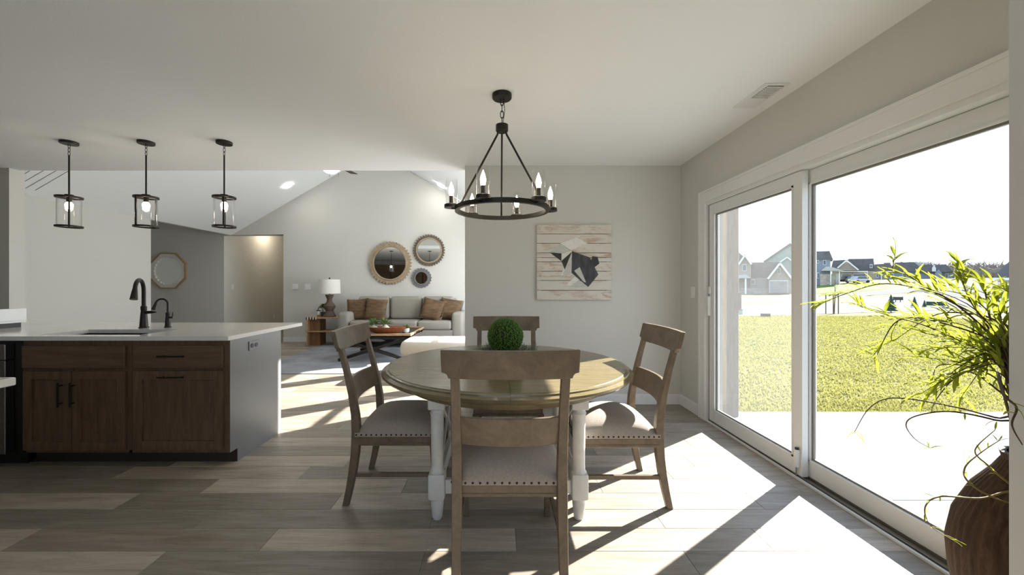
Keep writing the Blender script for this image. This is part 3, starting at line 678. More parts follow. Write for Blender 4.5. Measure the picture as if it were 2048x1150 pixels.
def handle(t, p0, p1, off=.03):
    """bar pull from p0 to p1, standing off the face towards -y"""
    p0, p1 = Vector(p0), Vector(p1); d = (p1-p0).normalized()
    mb = MB().tube([p0+Vector((0, -off, 0)), p1+Vector((0, -off, 0))], .0055, 10)
    for q in (p0+d*.025, p1-d*.025): mb.tube([q, q+Vector((0, -off, 0))], .0045, 8)
    mb.build('handle', 'black_metal', t, smooth=True)
def shaker(t, name, x0, x1, z0, z1, rail, material='cabinet_wood'):
    y0, y1 = IF-.02, IF
    mb = MB().box(x0, x0+rail, y0, y1, z0, z1).box(x1-rail, x1, y0, y1, z0, z1).box(x0+rail, x1-rail, y0, y1, z0, z0+rail).box(x0+rail, x1-rail, y0, y1, z1-rail, z1).box(x0+rail, x1-rail, y0+.011, y1, z0+rail, z1-rail)
    return mb.build(name, material, t, bevel=.0015)
def cabinet_body(t, x0, x1):
    MB().box(x0, x1, IF+.001, isl_back, .115, CTZ-.031).build('body', 'cabinet_wood', t)
    MB().box(x0, x1, IF+.075, IF+.09, 0, .115).build('toe_kick', 'cabinet_dark', t)
xa, xm, xb = fx(47), fx(264), fx(459)+.001
t = thing('sink_base_cabinet', 'brown stained sink base cabinet with two shaker doors', 'cabinet', ((xa+xm)/2, 3.0, 0))
# body leaves room for the basin
mb = MB(); mb.box(xa, xm, IF+.001, IF+.03, .095, CTZ-.031).box(xa, xa+.018, IF, isl_back, .095, CTZ-.031).box(xm-.018, xm, IF, isl_back, .095, CTZ-.031).box(xa, xm, isl_back-.02, isl_back, 0, CTZ-.031).box(xa, xm, IF, isl_back, .095, .115)
mb.build('body', 'cabinet_wood', t); MB().box(xa, xm, IF+.075, IF+.09, 0, .095).build('toe_kick', 'cabinet_dark', t)
MB().box(fx(50), fx(254), IF-.02, IF, fz(735), fz(691.5), .002, 1).build('false_drawer_front', 'cabinet_wood_h', t)
d1 = shaker(t, 'door', fx(52), fx(149), fz(899), fz(741.5), .057); d2 = shaker(t, 'door', fx(150.2), fx(255), fz(899), fz(741.5), .057)
handle(d1, (fx(131), IF-.02, fz(811)), (fx(131), IF-.02, fz(762))); handle(d2, (fx(151.5)+.012, IF-.02, fz(811)), (fx(151.5)+.012, IF-.02, fz(762)))
t = thing('drawer_base_cabinet', 'brown stained cabinet with a drawer over a pull-out door', 'cabinet', ((xm+xb)/2, 3.0, 0))
mb = MB(); mb.box(xm+.001, xb, IF+.001, isl_back, .095, CTZ-.031); mb.build('body', 'cabinet_wood', t)
MB().box(xm+.001, xb+.0, IF+.075, IF+.09, 0, .095).build('toe_kick', 'cabinet_dark', t)
dr = MB().box(fx(271), fx(448.5), IF-.02, IF, fz(735), fz(690.5), .002, 1).build('drawer', 'cabinet_wood_h', t)
handle(dr, (fx(326), IF-.02, fz(710.5)), (fx(378), IF-.02, fz(710.5)))
d3 = shaker(t, 'door', fx(271), fx(449), fz(898), fz(741), .062); handle(d3, (fx(326), IF-.02, fz(752)), (fx(378), IF-.02, fz(752)))
ep = MB().prism([(IF, .095), (IF+.078, .095), (IF+.078, 0), (isl_back, 0), (isl_back, CTZ-.031), (IF, CTZ-.031)], 'x', xb+.001, PX_+.012).build('island_end_panel', 'panel_grey')
tag(ep, 'smooth grey end panel closing the kitchen island', 'panel')
bp_ = MB().box(-4.95, PX_+.012, isl_back+.001, isl_back+.016, 0, CTZ-.031).build('island_back_panel', 'panel_grey'); tag(bp_, 'grey back panel of the island under the overhang', 'panel')
o = thing('power_outlet', 'grey duplex outlet on the island end panel', 'outlet', (PX_+.012, 2.95, .79))
MB().box(PX_+.012, PX_+.018, 2.90, 3.02, .775, .845, .002, 1).build('cover_plate', 'panel_grey', o)
for yy in (2.935, 2.985): MB().lathe([(.017, 0), (.017, .003)], (PX_+.018, yy, .81), 14, 'x').build('socket', 'black_plastic', o)
# dishwasher
t = thing('dishwasher', 'stainless steel dishwasher at the end of the island', 'dishwasher', (-3.62, 3.0, 0))
dwx = fx(29)-.01
MB().box(-3.96, dwx-.0, IF-.045, IF+.01, .10, fz(719), .004, 1).build('door', 'steel', t)
MB().box(-3.96, dwx, IF-.045, IF+.01, fz(718), fz(687), .004, 1).build('control_panel', 'steel', t)
MB().box(-3.96, xa-.002, IF+.01, isl_back, .09, CTZ-.035).build('tub', 'black_plastic', t)
MB().box(-3.96, xa-.03, IF+.05, IF+.07, 0, .09).build('toe_kick', 'black_plastic', t)
MB().box(-4.95, -3.965, IF, isl_back, .0, CTZ-.031).build('body', 'cabinet_wood', thing('island_filler_cabinet', 'plain brown cabinet box past the dishwasher', 'cabinet', (-4.4, 3, 0)))
# perimeter counter corner
t = thing('side_countertop', 'white quartz corner of the nearer side counter', 'countertop', (-2.6, 1.0, 0))
MB().box(-3.4, -1.832, .2, 1.47, .884, .914, .003, 1).build('slab', 'quartz', t)
MB().box(-3.4, -2.35, .23, 1.2, 0, .883).build('cabinet_body', 'cabinet_wood', t)
# faucets
def gooseneck(name, label, base, top, reach, r, lever, k):
    t = thing(name, label, 'faucet', base); bx, by, bz = base
    hgt = top-bz
    MB().lathe([(.031*k, 0), (.031*k, .008), (.026*k, .012), (.021*k, .09*k), (.017*k, .13*k), (.019*k, .135*k), (.019*k, .16*k), (.014*k, .165*k)], base, 20).build('body', 'bronze', t, smooth=True)
    ex, ey = reach; R_ = math.hypot(ex, ey)/2
    pts = [(bx, by, bz+.15*k), (bx, by, top-R_)]
    for i in range(1, 13):
        a = math.pi*i/12*.94
        pts.append((bx+ex/2*(1-math.cos(a)), by+ey/2*(1-math.cos(a)), top-R_+R_*math.sin(a)))
    MB().tube(pts, r, 12).build('gooseneck', 'bronze', t, smooth=True)
    e = Vector(pts[-1]); dd = (Vector(pts[-1])-Vector(pts[-2])).normalized()
    MB().tube([e-dd*.005, e+dd*.02*k, e+dd*.075*k], [r*1.05, r*1.3, r*1.75], 14).build('spray_head', 'bronze', t, smooth=True)
    lv = MB()
    if lever == 'flat': lv.tube([(bx+.01, by, bz+.115*k), (bx+.06*k, by-.005, bz+.118*k), (bx+.10*k, by-.01, bz+.118*k)], [.014, .012, .004], 10)
    else:
        lv.tube([(bx+.008, by, bz+.085), (bx+.045, by, bz+.085)], .009, 10); lv.tube([(bx+.04, by, bz+.085), (bx+.042, by, bz+.13)], [.004, .003], 8)
    lv.build('lever', 'bronze', t, smooth=True)
gooseneck('kitchen_faucet', 'tall dark bronze pull-down faucet behind the sink', (-2.95, 3.22, CTZ), 1.315, (.085, -.17), .0145, 'flat', 1.12)
gooseneck('filter_faucet', 'small dark bronze drinking water faucet beside tall faucet', (-2.775, 3.25, CTZ), 1.155, (-.075, -.03), .0075, 'pin', .78)
t = thing('serving_tray', 'white raised tray on dark feet on island countertop', 'tray', (-4.25, 3.17, CTZ))
MB().box(-4.55, -4.025, 3.05, 3.3, .955, .972, .003, 1).build('tray_base', 'trim_white', t)
MB().box(-4.045, -4.025, 3.05, 3.3, .972, 1.075, .004, 1).build('tray_end', 'trim_white', t)
for xx in (-4.075, -4.45): MB().box(xx-.012, xx+.012, 3.06, 3.29, CTZ, .955).build('foot', 'black_metal', t)

# ------------------------------------------------------------------ pendants and chandelier
def chain(mb, x, y, z0, z1, n, r=.009, tk=.0022):
    L = (z1-z0)/n
    for i in range(n):
        c = z0+L*(i+.5); pts = []
        for k in range(13):
            a = 2*math.pi*k/12; u = r*math.cos(a); v = (L*.62)*math.sin(a)
            pts.append((x+(u if i % 2 else 0), y+(0 if i % 2 else u), c+v))
        mb.tube(pts, tk, 6, False)
def pendant(x, y, label, ua):
    t = thing('pendant_light', label, 'pendant light', (x, y, CEIL), group='pendants above the island')
    MB().lathe([(.062, -.022), (.064, -.018), (.064, 0)], (x, y, CEIL), 28).build('canopy', 'bronze', t, smooth=True)
    mb = MB(); chain(mb, x, y, CEIL-.125, CEIL-.022, 3); mb.build('chain', 'bronze', t)
    zt, zb_ = 2.065, 1.79
    MB().tube([(x, y, zt), (x, y, CEIL-.12)], .0065, 10).build('rod', 'bronze', t)
    MB().lathe([(.03, 0), (.03, .018)], (x, y, zt), 20).build('hub', 'bronze', t)
    MB().lathe([(.018, -.05), (.018, 0)], (x, y, zt), 14).build('socket', 'bronze', t)
    MB().lathe([(.088, 0), (.092, 0), (.092, .014), (.078, .014), (.078, 0)], (x, y, zb_), 36, capb=False, capt=False).build('bottom_ring', 'bronze', t)
    mb = MB().lathe([(.088, 0), (.092, 0), (.092, .014), (.078, .014), (.078, 0)], (x, y, zt-.014), 36, capb=False, capt=False)
    for a in (0.5, 0.5+math.pi/2): mb.beam((x-.085*math.cos(a), y-.085*math.sin(a), zt-.004), (x+.085*math.cos(a), y+.085*math.sin(a), zt-.004), .014, .008)
    mb.build('top_ring', 'bronze', t)
    for a in (ua, ua+math.pi): MB().box(x+.086*math.cos(a)-.006, x+.086*math.cos(a)+.006, y+.086*math.sin(a)-.004, y+.086*math.sin(a)+.004, zb_+.01, zt-.01).build('upright', 'bronze', t)
    MB().lathe([(.079, .014), (.079, zt-zb_-.014)], (x, y, zb_), 36, capb=False, capt=False).build('glass_shade', 'lamp_glass', t, smooth=True)
    MB().lathe([(.004, -.115), (.02, -.105), (.028, -.085), (.026, -.065), (.014, -.048)], (x, y, zt), 16).build('bulb', 'bulb', t, smooth=True)
for xx, lb, ua in ((-3.83, 'dark bronze glass cylinder pendant furthest from the chandelier', R(138)), (-3.14, 'dark bronze glass cylinder pendant between the two others', R(132-50)), (-2.44, 'dark bronze glass cylinder pendant nearest the chandelier', R(122))):
    pendant(xx, 3.45, lb, ua)
cx_, cy_ = .037, 2.60; RZ, RR = 1.777, .305
t = thing('chandelier', 'dark bronze ring chandelier with six glass candle shades above table', 'chandelier', (cx_, cy_, CEIL))
MB().lathe([(.062, -.03), (.066, -.024), (.066, 0)], (cx_, cy_, CEIL), 28).build('canopy', 'bronze', t, smooth=True)
mb = MB(); chain(mb, cx_, cy_, CEIL-.20, CEIL-.03, 4, .011, .003); mb.build('chain', 'bronze', t)
MB().tube([(cx_+.012, cy_, CEIL-.03), (cx_+.018, cy_, CEIL-.11), (cx_+.006, cy_, CEIL-.2)], .0025, 6).build('cord', 'black_plastic', t)
MB().lathe([(.03, .045), (.042, .04), (.042, 0), (.03, -.01)], (cx_, cy_, 2.31), 24).build('hub', 'bronze', t, smooth=True)
for a in (90, 210, 330):
    a = R(a); MB().tube([(cx_+.03*math.cos(a), cy_+.03*math.sin(a), 2.31), (cx_+.035*math.cos(a), cy_+.035*math.sin(a), 2.28), (cx_+RR*math.cos(a), cy_+RR*math.sin(a), RZ+.01)], .0068, 10).build('rod', 'bronze', t)
MB().lathe([(RR-.012, -.014), (RR+.012, -.014), (RR+.012, .014), (RR-.012, .014), (RR-.012, -.014)], (cx_, cy_, RZ), 72, capb=False, capt=False).build('ring', 'bronze', t, smooth=True)
for i in range(6):
    a = R(10+60*i); x, y = cx_+(RR+.035)*math.cos(a), cy_+(RR+.035)*math.sin(a)
    cup = MB().lathe([(.02, -.016), (.047, -.014), (.047, .006), (.042, .01)], (x, y, RZ+.016), 24).build('cup', 'bronze', t, smooth=True)
    MB().beam((cx_+RR*math.cos(a), cy_+RR*math.sin(a), RZ), (x, y, RZ), .014, .012).build('arm', 'bronze', cup)
    MB().lathe([(.014, 0), (.014, .055)], (x, y, RZ+.026), 14).build('candle_sleeve', 'bronze', cup)
    MB().lathe([(.04, 0), (.04, .165)], (x, y, RZ+.026), 28, capb=False, capt=False).build('glass_shade', 'lamp_glass', cup, smooth=True)
    MB().lathe([(.008, 0), (.015, .018), (.0175, .035), (.012, .06), (.003, .085), (.001, .092)], (x, y, RZ+.082), 14).build('bulb', 'bulb', cup, smooth=True)

# ------------------------------------------------------------------ dining table and chairs
TX, TY, TZ, TR = .063, 2.48, .775, .77
t = thing('dining_table', 'round wooden dining table with white turned legs', 'dining table', (TX, TY, 0))
for sgn in (-1, 1):                                   # two half leaves meeting at the centre seam
    prof = [(.0, TZ-.06), (TR-.05, TZ-.06), (TR-.03, TZ-.052), (TR-.012, TZ-.046), (TR, TZ-.034), (TR, TZ-.022), (TR-.012, TZ-.017), (TR-.02, TZ-.013), (TR-.022, TZ-.006), (TR-.036, TZ-.004), (TR-.04, TZ), (0, TZ)]
    mb = MB(); n = 48; rings = []
    for k in range(n+1):
        a = -math.pi/2+math.pi*k/n
        rings.append([mb.bm.verts.new((TX+sgn*(r*math.cos(a)+.0006), TY+r*math.sin(a), z)) for r, z in prof])
    for k in range(n):
        for j in range(len(prof)-1):
            try: mb.bm.faces.new((rings[k][j], rings[k+1][j], rings[k+1][j+1], rings[k][j+1]))
            except ValueError: pass
    bmesh.ops.remove_doubles(mb.bm, verts=mb.bm.verts, dist=.0003)
    mb.build('table_leaf', 'table_wood', t, smooth=True)
MB().lathe([(TR-.14, 0), (TR-.14, .05)], (TX, TY, TZ-.11), 64).build('apron', 'table_wood', t, smooth=True)
LG = .385
for sx in (-1, 1):
    for sy in (-1, 1):
        x, y = TX+sx*LG, TY+sy*LG
        mb = MB().box(x-.045, x+.045, y-.045, y+.045, .60, TZ-.062, .004, 1)
        mb.lathe([(.045, .602), (.034, .595), (.034, .585), (.04, .575), (.036, .56), (.032, .30), (.034, .265), (.042, .255)], (x, y, 0), 24)
        mb.box(x-.045, x+.045, y-.045, y+.045, .115, .256, .012, 2)
        mb.lathe([(.022, 0), (.028, .012), (.036, .09), (.034, .1), (.038, .116)], (x, y, 0), 20)
        mb.build('leg', 'table_white', t, smooth=True)
for sy in (-1, 1):
    y = TY+sy*LG
    MB().box(TX-LG+.045, TX+LG-.045, y-.018, y+.018, .14, .215, .004, 1).build('stretcher', 'table_white', t)
    x = TX+sy*LG
    MB().box(x-.018, x+.018, TY-LG+.045, TY+LG-.045, .14, .215, .004, 1).build('stretcher', 'table_white', t)
y = TY+LG
MB().box(TX-LG+.045, TX+LG-.045, y-.012, y+.012, .43, .46).build('stretcher', 'table_white', t)
for q in (0, 1):
    xa_ = TX-LG+.05+q*(LG-.05)
    MB().beam((xa_, y-.006, .43), (xa_+LG-.05, y-.006, .215), .014, .024).build('cross_brace', 'table_white', t)
    MB().beam((xa_, y+.006, .215), (xa_+LG-.05, y+.006, .43), .014, .024).build('cross_brace', 'table_white', t)
for sx in (-1, 1):
    x = TX+sx*LG
    MB().beam((x, TY-LG+.05, .62), (x, TY+LG-.05, .215), .014, .024).build('cross_brace', 'table_white', t)
    MB().beam((x+.004, TY-LG+.05, .215), (x+.004, TY+LG-.05, .62), .014, .024).build('cross_brace', 'table_white', t)

def make_chair():
    t = thing('dining_chair', '', 'dining chair', group='chairs around the round table')
    P = lambda o: local(t, o)
    zs = [0, .1, .2, .3, .42, .52, .64, .78, .9]
    ysr = [-.268, -.245, -.226, -.213, -.206, -.212, -.232, -.265, -.297]
    for s in (-1, 1):
        P(MB().post([(s*.226, y, z) for y, z in zip(ysr, zs)], [.034, .037, .04, .042, .044, .042, .04, .038, .036], [.034, .038, .042, .045, .046, .042, .036, .03, .028]).build('rear_leg', 'chair_wood', t, smooth=True, bevel=.003))
        P(MB().post([(s*.222, .252, 0), (s*.226, .246, .2), (s*.23, .24, .36)], [.03, .036, .044], [.03, .036, .044]).build('front_leg', 'chair_wood', t, bevel=.003))
        P(MB().box(s*.226-.009, s*.226+.009, -.22, .246, .165, .187).build('stretcher', 'chair_wood', t))
    def slat(name, poly, ybase, bow, th, lean):
        # poly: (x,z) outline split into columns so that it can bow backwards in plan
        mb = MB(); xs = sorted({p[0] for p in poly} | {-.27+.54*i/18 for i in range(19) if abs(-.27+.54*i/18) < max(p[0] for p in poly)})
        def zr(x):
            c = []
            n = len(poly)
            for i in range(n):
                (xa, za), (xb, zb) = poly[i], poly[(i+1) % n]
                if abs(xb-xa) < 1e-9:
                    if abs(x-xa) < 1e-6: c += [za, zb]
                elif min(xa, xb)-1e-9 <= x <= max(xa, xb)+1e-9: c.append(za+(zb-za)*(x-xa)/(xb-xa))
            return min(c), max(c)
        secs = []
        xmax = max(p[0] for p in poly)
        for x in xs:
            lo, hi = zr(x); yb = ybase-bow*(1-(x/xmax)**2)
            secs.append([(x, yb+lean*(lo-poly[0][1]), lo), (x, yb+lean*(hi-poly[0][1]), hi), (x, yb+th+lean*(hi-poly[0][1]), hi), (x, yb+th+lean*(lo-poly[0][1]), lo)])
        mb.sweep(secs)
        return P(mb.build(name, 'chair_wood', t, smooth=True, bevel=.003))
    slat('top_rail', [(-.252, .887), (.252, .887), (.256, .9), (.264, .908), (.28, .911), (.28, 1.006), (-.28, 1.006), (-.28, .911), (-.264, .908), (-.256, .9)], -.305, .03, .026, -.25)
    slat('back_slat', [(-.21, .588), (.21, .588), (.21, .715), (-.21, .715)], -.226, .034, .02, -.26)
    P(MB().box(-.246, .246, -.205, .258, .348, .402, .004, 1).build('seat_frame', 'chair_wood', t))
    P(MB().box(-.25, .25, -.208, .262, .360, .368, .003, 1).build('seat_bead', 'chair_wood', t))
    mb = MB(); n = 20; G = []
    for j in range(n+1):
        row = []
        for i in range(n+1):
            u, v = -1+2*i/n, -1+2*j/n
            dome = (max(0, 1-abs(u)**3.0)*max(0, 1-abs(v)**3.0))**.6
            row.append(mb.bm.verts.new((u*.25, .027+v*.236, .424+.082*dome)))
        G.append(row)
    for j in range(n): mb.ring(G[j], G[j+1], False)
    edge = [G[0][i] for i in range(n+1)]+[G[j][n] for j in range(1, n+1)]+[G[n][i] for i in range(n-1, -1, -1)]+[G[j][0] for j in range(n-1, 0, -1)]
    low = [mb.bm.verts.new((v.co.x, v.co.y, .402)) for v in edge]
    mb.ring(edge, low); mb.bm.faces.new(low)
    cush = P(mb.build('seat_cushion', 'seat_fabric', t, smooth=True))
    mb = MB()
    def nail(x, y, nx, ny):
        ax = 'x' if nx else 'y'; s = nx or ny
        mb.lathe([(.0055, 0), (.0045, .003*s), (.001, .0045*s)], (x, y, .413), 7, ax)
    for i in range(17):
        v = -.2+.455*i/16; nail(.2502, v, 1, 0); nail(-.2502, v, -1, 0)
    for i in range(13):
        u = -.19+.38*i/12; nail(u, .2632, 0, 1); nail(u, -.2092, 0, -1)
    nl = mb.build('nailhead_trim', 'nail', t); nl['kind'] = 'stuff'; P(nl)
    return t
ch = make_chair()
spots = [((.056, 1.868, 0), 0, 'brown wooden dining chair with its back rails towards the kitchen'),
         ((.95-.235, 2.417, 0), R(90), 'sunlit brown dining chair beside the sliding glass door'),
         ((-.60, 2.447, 0), R(-90), 'brown dining chair on the island side of the table'),
         ((.083, 2.955, 0), R(180), 'brown dining chair between the table and the art wall')]
for i, (loc, rz, lb) in enumerate(spots):
    c = ch if i == 0 else copy_tree(ch)
    c.location = loc; c.rotation_euler = (0, 0, rz); c['label'] = lb
# centrepiece
bc = (.06, 2.60, .927)
t = thing('moss_ball', 'round green beaded topiary ball on the dining table', 'decoration', (bc[0], bc[1], .81))
MB().sphere(bc, .115, 32, 20).build('ball_core', 'moss_core', t, smooth=True)
me = bmesh.new(); N = 1700; proto = bmesh.new(); bmesh.ops.create_icosphere(proto, subdivisions=1, radius=.0053)
pv = [v.co.copy() for v in proto.verts]; pf = [[v.index for v in f.verts] for f in proto.faces]; proto.free()
verts, faces = [], []
g = random.Random(11)
for i in range(N):
    z = 1-2*(i+.5)/N; a = i*2.399963+g.uniform(-.1, .1); r = math.sqrt(1-z*z)
    c = Vector(bc)+Vector((r*math.cos(a), r*math.sin(a), z))*(.1165+g.uniform(-.001, .0025)); o0 = len(verts); k = g.uniform(.8, 1.1)
    verts += [c+p*k for p in pv]; faces += [[o0+q for q in f] for f in pf]
me = bpy.data.meshes.new('beads'); me.from_pydata(verts, [], faces); me.materials.append(MATS['moss'])
for p in me.polygons: p.use_smooth = True
o = bpy.data.objects.new('beads', me); COL.objects.link(o); o.parent = t; o.matrix_parent_inverse = t.matrix_basis.inverted(); o['kind'] = 'stuff'
t = thing('greenery_wreath', 'sage green sprig wreath under the topiary ball', 'wreath', (bc[0], bc[1], TZ))
mb = MB(); g = random.Random(12)
for i in range(1500):
    a = g.random()*6.283; r0 = .07+g.random()*.14; L = .03+g.random()*.045; b = a+g.uniform(-1.3, 1.3); zz = TZ+.004+g.random()*.05; e_ = g.uniform(-.1, 1.0)
    p0 = Vector((bc[0]+r0*math.cos(a), bc[1]+r0*math.sin(a), zz)); d = Vector((math.cos(b)*math.cos(e_), math.sin(b)*math.cos(e_), math.sin(e_))); p1 = p0+d*L
    p1.z = max(p1.z, TZ+.003); w_ = d.cross(Vector((0, 0, 1))).normalized()*.003; m_ = (p0+p1)/2
    mb.bm.faces.new([mb.bm.verts.new(v) for v in (p0, m_+w_, p1, m_-w_)])
o = mb.build('sprigs', 'sage', t); o['kind'] = 'stuff'
MB().lathe([(.045, 0), (.075, .0), (.085, .03), (.078, .042), (.05, .04)], (bc[0], bc[1], TZ+.001), 24).build('twig_base', 'twig', t)

# plank art
ax0, ax1 = at(1073, 0, DY).x, at(1221.5, 0, DY).x; az1, az0 = at(0, 450, DY).z, at(0, 600, DY).z
t = thing('plank_art', 'whitewashed plank wall art with a grey geometric rabbit', 'wall art', ((ax0+ax1)/2, DY-.02, az0))
edges = [0, .125, .248, .375, .437, .495, .617, .74, .87, 1.0]
for i in range(9):
    MB().box(ax0, ax1, DY-.032, DY-.012, az1-(az1-az0)*edges[i+1]+.0025, az1-(az1-az0)*edges[i]-.0025, .0012, 1).build('plank', 'art_board', t)
MB().box(ax0+.05, ax1-.05, DY-.012, DY, az0+.05, az1-.05).build('back_frame', 'twig', t)
def ap(x, y): return (ax0+(x-90)/1005*(ax1-ax0), az1-(y-75)/1005*(az1-az0))
def piece(pts, m, d):
    MB().prism([ap(*p) for p in pts], 'y', DY-.033-d, DY-.032).build('art_facet', m, t)
piece([(265, 445), (405, 325), (440, 350), (540, 420), (425, 460)], 'art_grey', .004)
piece([(405, 325), (620, 245), (770, 325), (550, 420), (440, 350)], 'art_white', .005)
piece([(265, 448), (418, 460), (418, 560)], 'art_dark', .003)
piece([(425, 462), (552, 422), (560, 435), (420, 556)], 'art_white', .004)
piece([(420, 560), (560, 440), (465, 672)], 'art_dark', .003)
piece([(560, 440), (555, 720), (435, 780), (465, 672)], 'art_grey', .004)
piece([(565, 432), (800, 512), (915, 740), (780, 905), (557, 716)], 'art_charcoal', .005)
piece([(835, 495), (905, 508), (928, 595), (862, 645), (820, 560)], 'art_dark', .004)
piece([(450, 655), (465, 675), (437, 760), (408, 752)], 'art_white', .003)
piece([(600, 765), (655, 810), (545, 892), (480, 880)], 'art_white', .003)
piece([(655, 812), (780, 908), (535, 912)], 'art_grey', .003)
piece([(590, 690), (665, 642), (750, 845), (720, 840)], 'art_grey', .0065)
mb = MB()
sq = [(965, 990), (985, 1005), (975, 1025), (990, 1000), (1000, 1025), (1010, 1015), (1020, 1025), (1035, 1022)]
mb.tube([(ap(*p)[0], DY-.0325, ap(*p)[1]) for p in sq], .0012, 4); mb.build('signature', 'art_dark', t)

# ------------------------------------------------------------------ living room
rug = MB().box(-3.72, .2, 5.54, 8.25, .0005, .010, .003, 1).build('area_rug', 'rug'); tag(rug, 'grey blue distressed area rug under the coffee table', 'rug')
def cushion(t, x0, x1, y0, y1, z0, z1, b, name, material='sofa_fabric'):
    return MB().box(x0, x1, y0, y1, z0, z1, b, 4).build(name, material, t, smooth=True)
SX0, SX1, SF, SB = -3.25, -.68, 7.84, 8.72
t = thing('sofa', 'light grey upholstered three seat sofa under gear mirrors', 'sofa', ((SX0+SX1)/2, 8.3, .01))
cushion(t, SX0+.2, SX1-.2, SF+.02, SB, .13, .37, .02, 'base')
for a, b in ((SX0, SX0+.24), (SX1-.24, SX1)): cushion(t, a, b, SF, SB-.02, .11, .735, .07, 'armrest')
cushion(t, SX0+.2, SX1-.2, SB-.22, SB, .37, 1.0, .06, 'backrest')
w3 = (SX1-SX0-.48)/3
for i in range(3):
    xa_ = SX0+.24+i*w3
    cushion(t, xa_+.004, xa_+w3-.004, SF-.01, SB-.36, .372, .555, .05, 'seat_cushion')
    o = cushion(t, xa_+.006, xa_+w3-.006, SB-.42, SB-.2, .55, 1.045, .08, 'back_cushion')
for xx in (SX0+.08, SX1-.08):
    for yy in (SF+.08, SB-.1): MB().box(xx-.03, xx+.03, yy-.03, yy+.03, .0102, .14).build('leg', 'black_metal', t)
def pillow(px, rot, tilt, label, peek=0, w=.46, yy=8.20, zc=.76):
    t = thing('throw_pillow', label, 'pillow', (px, yy, .56), group='brown pillows on the sofa')
    n = 14; secs = {}
    for side, m in ((-1, 'pillow_brown'), (1, 'pillow_white')):
        mb = MB(); G = []
        for j in range(n+1):
            row = []
            for i in range(n+1):
                u, v = -1+2*i/n, -1+2*j/n
                th = .075*((1-u**4)*(1-v**4))**.5 + .003
                pin = 1-.07*(1-abs(u)**2)*abs(v)**2; pin2 = 1-.07*(1-abs(v)**2)*abs(u)**2
                x, z, y = u*w/2*pin2+(peek if side > 0 else 0), v*w/2*pin, side*th
                c, s = math.cos(rot), math.sin(rot); x, z = x*c-z*s, x*s+z*c
                c, s = math.cos(tilt), math.sin(tilt); y, z = y*c+z*s, -y*s+z*c
                row.append(mb.bm.verts.new((px+x, yy+y, zc+z)))
            G.append(row)
        for j in range(n): mb.ring(G[j], G[j+1], False)
        mb.build('front' if side < 0 else 'back', m, t, smooth=True)
for (x0, x1, rot, yy, lb) in ((697, 733, R(4), 8.22, 'brown patterned pillow against the armrest beside the table lamp'), (729, 775, R(-5), 8.14, 'brown patterned pillow overlapping the one at the lamp-side armrest'),
                          (842, 886, R(-14), 8.14, 'tilted brown pillow with white backing facing the sofa middle'), (876, 924, R(-10), 8.22, 'tilted brown pillow against the armrest by the dining wall')):
    pillow((x0+x1-2*CX)/2/(F/yy), rot, R(14), lb, peek=.035 if x0 > 800 else 0, yy=yy, zc=.775)
# side table, lamp and small things on it
t = thing('side_table', 'oak side table with one open shelf beside sofa', 'side table', (-3.75, 8.2, 0))
sx, ex, fy, by = -4.03, -3.30, 8.15, 8.55
MB().box(sx, ex, fy, by, .575, .605, .003, 1).build('table_top', 'oak', t)
MB().box(sx, ex, fy, by, .29, .315, .003, 1).build('shelf', 'oak', t)
MB().box(sx, sx+.03, fy, by, .0, .575, .003, 1).build('side_panel', 'oak', t)
MB().box(sx+.03, sx+.25, fy+.1, by-.02, 0, .29).box(sx+.03, sx+.25, fy+.1, by-.02, .315, .575).build('slab_leg', 'acacia', t)
MB().box(ex-.03, ex, fy, by, .0, .575, .003, 1).build('side_panel', 'oak', t)
for i in range(8): MB().box(sx-.004+i*.029, sx+.010+i*.029, fy-.004, fy+.01, .555, .609).build('inlay_strip', 'black_metal' if i % 2 == 0 else 'trim_white', t)
lx, ly = at(659, 0, 8.35).x, 8.35
t = thing('table_lamp', 'table lamp with brown sculpted base and white drum shade', 'lamp', (lx, ly, .606))
MB().lathe([(.13, 0), (.135, .02), (.085, .1), (.075, .125), (.12, .2), (.125, .235), (.06, .32), (.05, .38), (.085, .46), (.09, .475), (.02, .48)], (lx, ly, .606), 28).build('base', 'lamp_base', t, smooth=True)
MB().tube([(lx, ly, 1.08), (lx, ly, 1.43)], .006, 8).build('stem', 'black_metal', t)
MB().lathe([(.225, 0), (.215, .30)], (lx, ly, 1.11), 36, capb=False, capt=False).build('shade', 'lamp_linen', t, smooth=True)
MB().lathe([(.004, 0), (.016, .012), (.014, .028), (.003, .036)], (lx, ly, 1.42), 12).build('finial', 'black_metal', t)
def tuft(mb, c, r, n, seed, up=.6, ln=.06, wd=.012):
    g = random.Random(seed)
    for i in range(n):
        a = g.random()*6.283; e = g.uniform(-.2, 1.2)*up; d = Vector((math.cos(a)*math.cos(e), math.sin(a)*math.cos(e), math.sin(e)))
        p = Vector(c)+d*r*g.random(); q = p+d*ln*g.uniform(.6, 1.2); s = d.cross(Vector((0, 0, 1))); s = (s.normalized() if s.length > .01 else Vector((1, 0, 0)))*wd/2
        m_ = (p+q)/2+Vector((0, 0, .006))
        mb.bm.faces.new([mb.bm.verts.new(v) for v in (p, m_+s, q, m_-s)])
t = thing('potted_herb', 'small trailing green plant hanging beside the lamp base', 'plant', (lx-.16, ly+.05, .606))
MB().lathe([(.05, 0), (.06, .1), (.055, .1)], (lx-.16, ly+.06, .606), 18).build('pot', 'lamp_base', t)
mb = MB(); tuft(mb, (lx-.16, ly+.06, .80), .07, 260, 4, .9, .045, .02); o = mb.build('foliage', 'leaf_green', t); o['kind'] = 'stuff'
MB().tube([(lx-.16, ly+.06, .7), (lx-.16, ly+.06, .8)], .006, 6).build('stem', 'twig', t)
t = thing('candle_holder', 'small copper and glass candle holder on the side table', 'candle holder', (at(637.5, 0, 8.25).x, 8.25, .606)); p = t.location
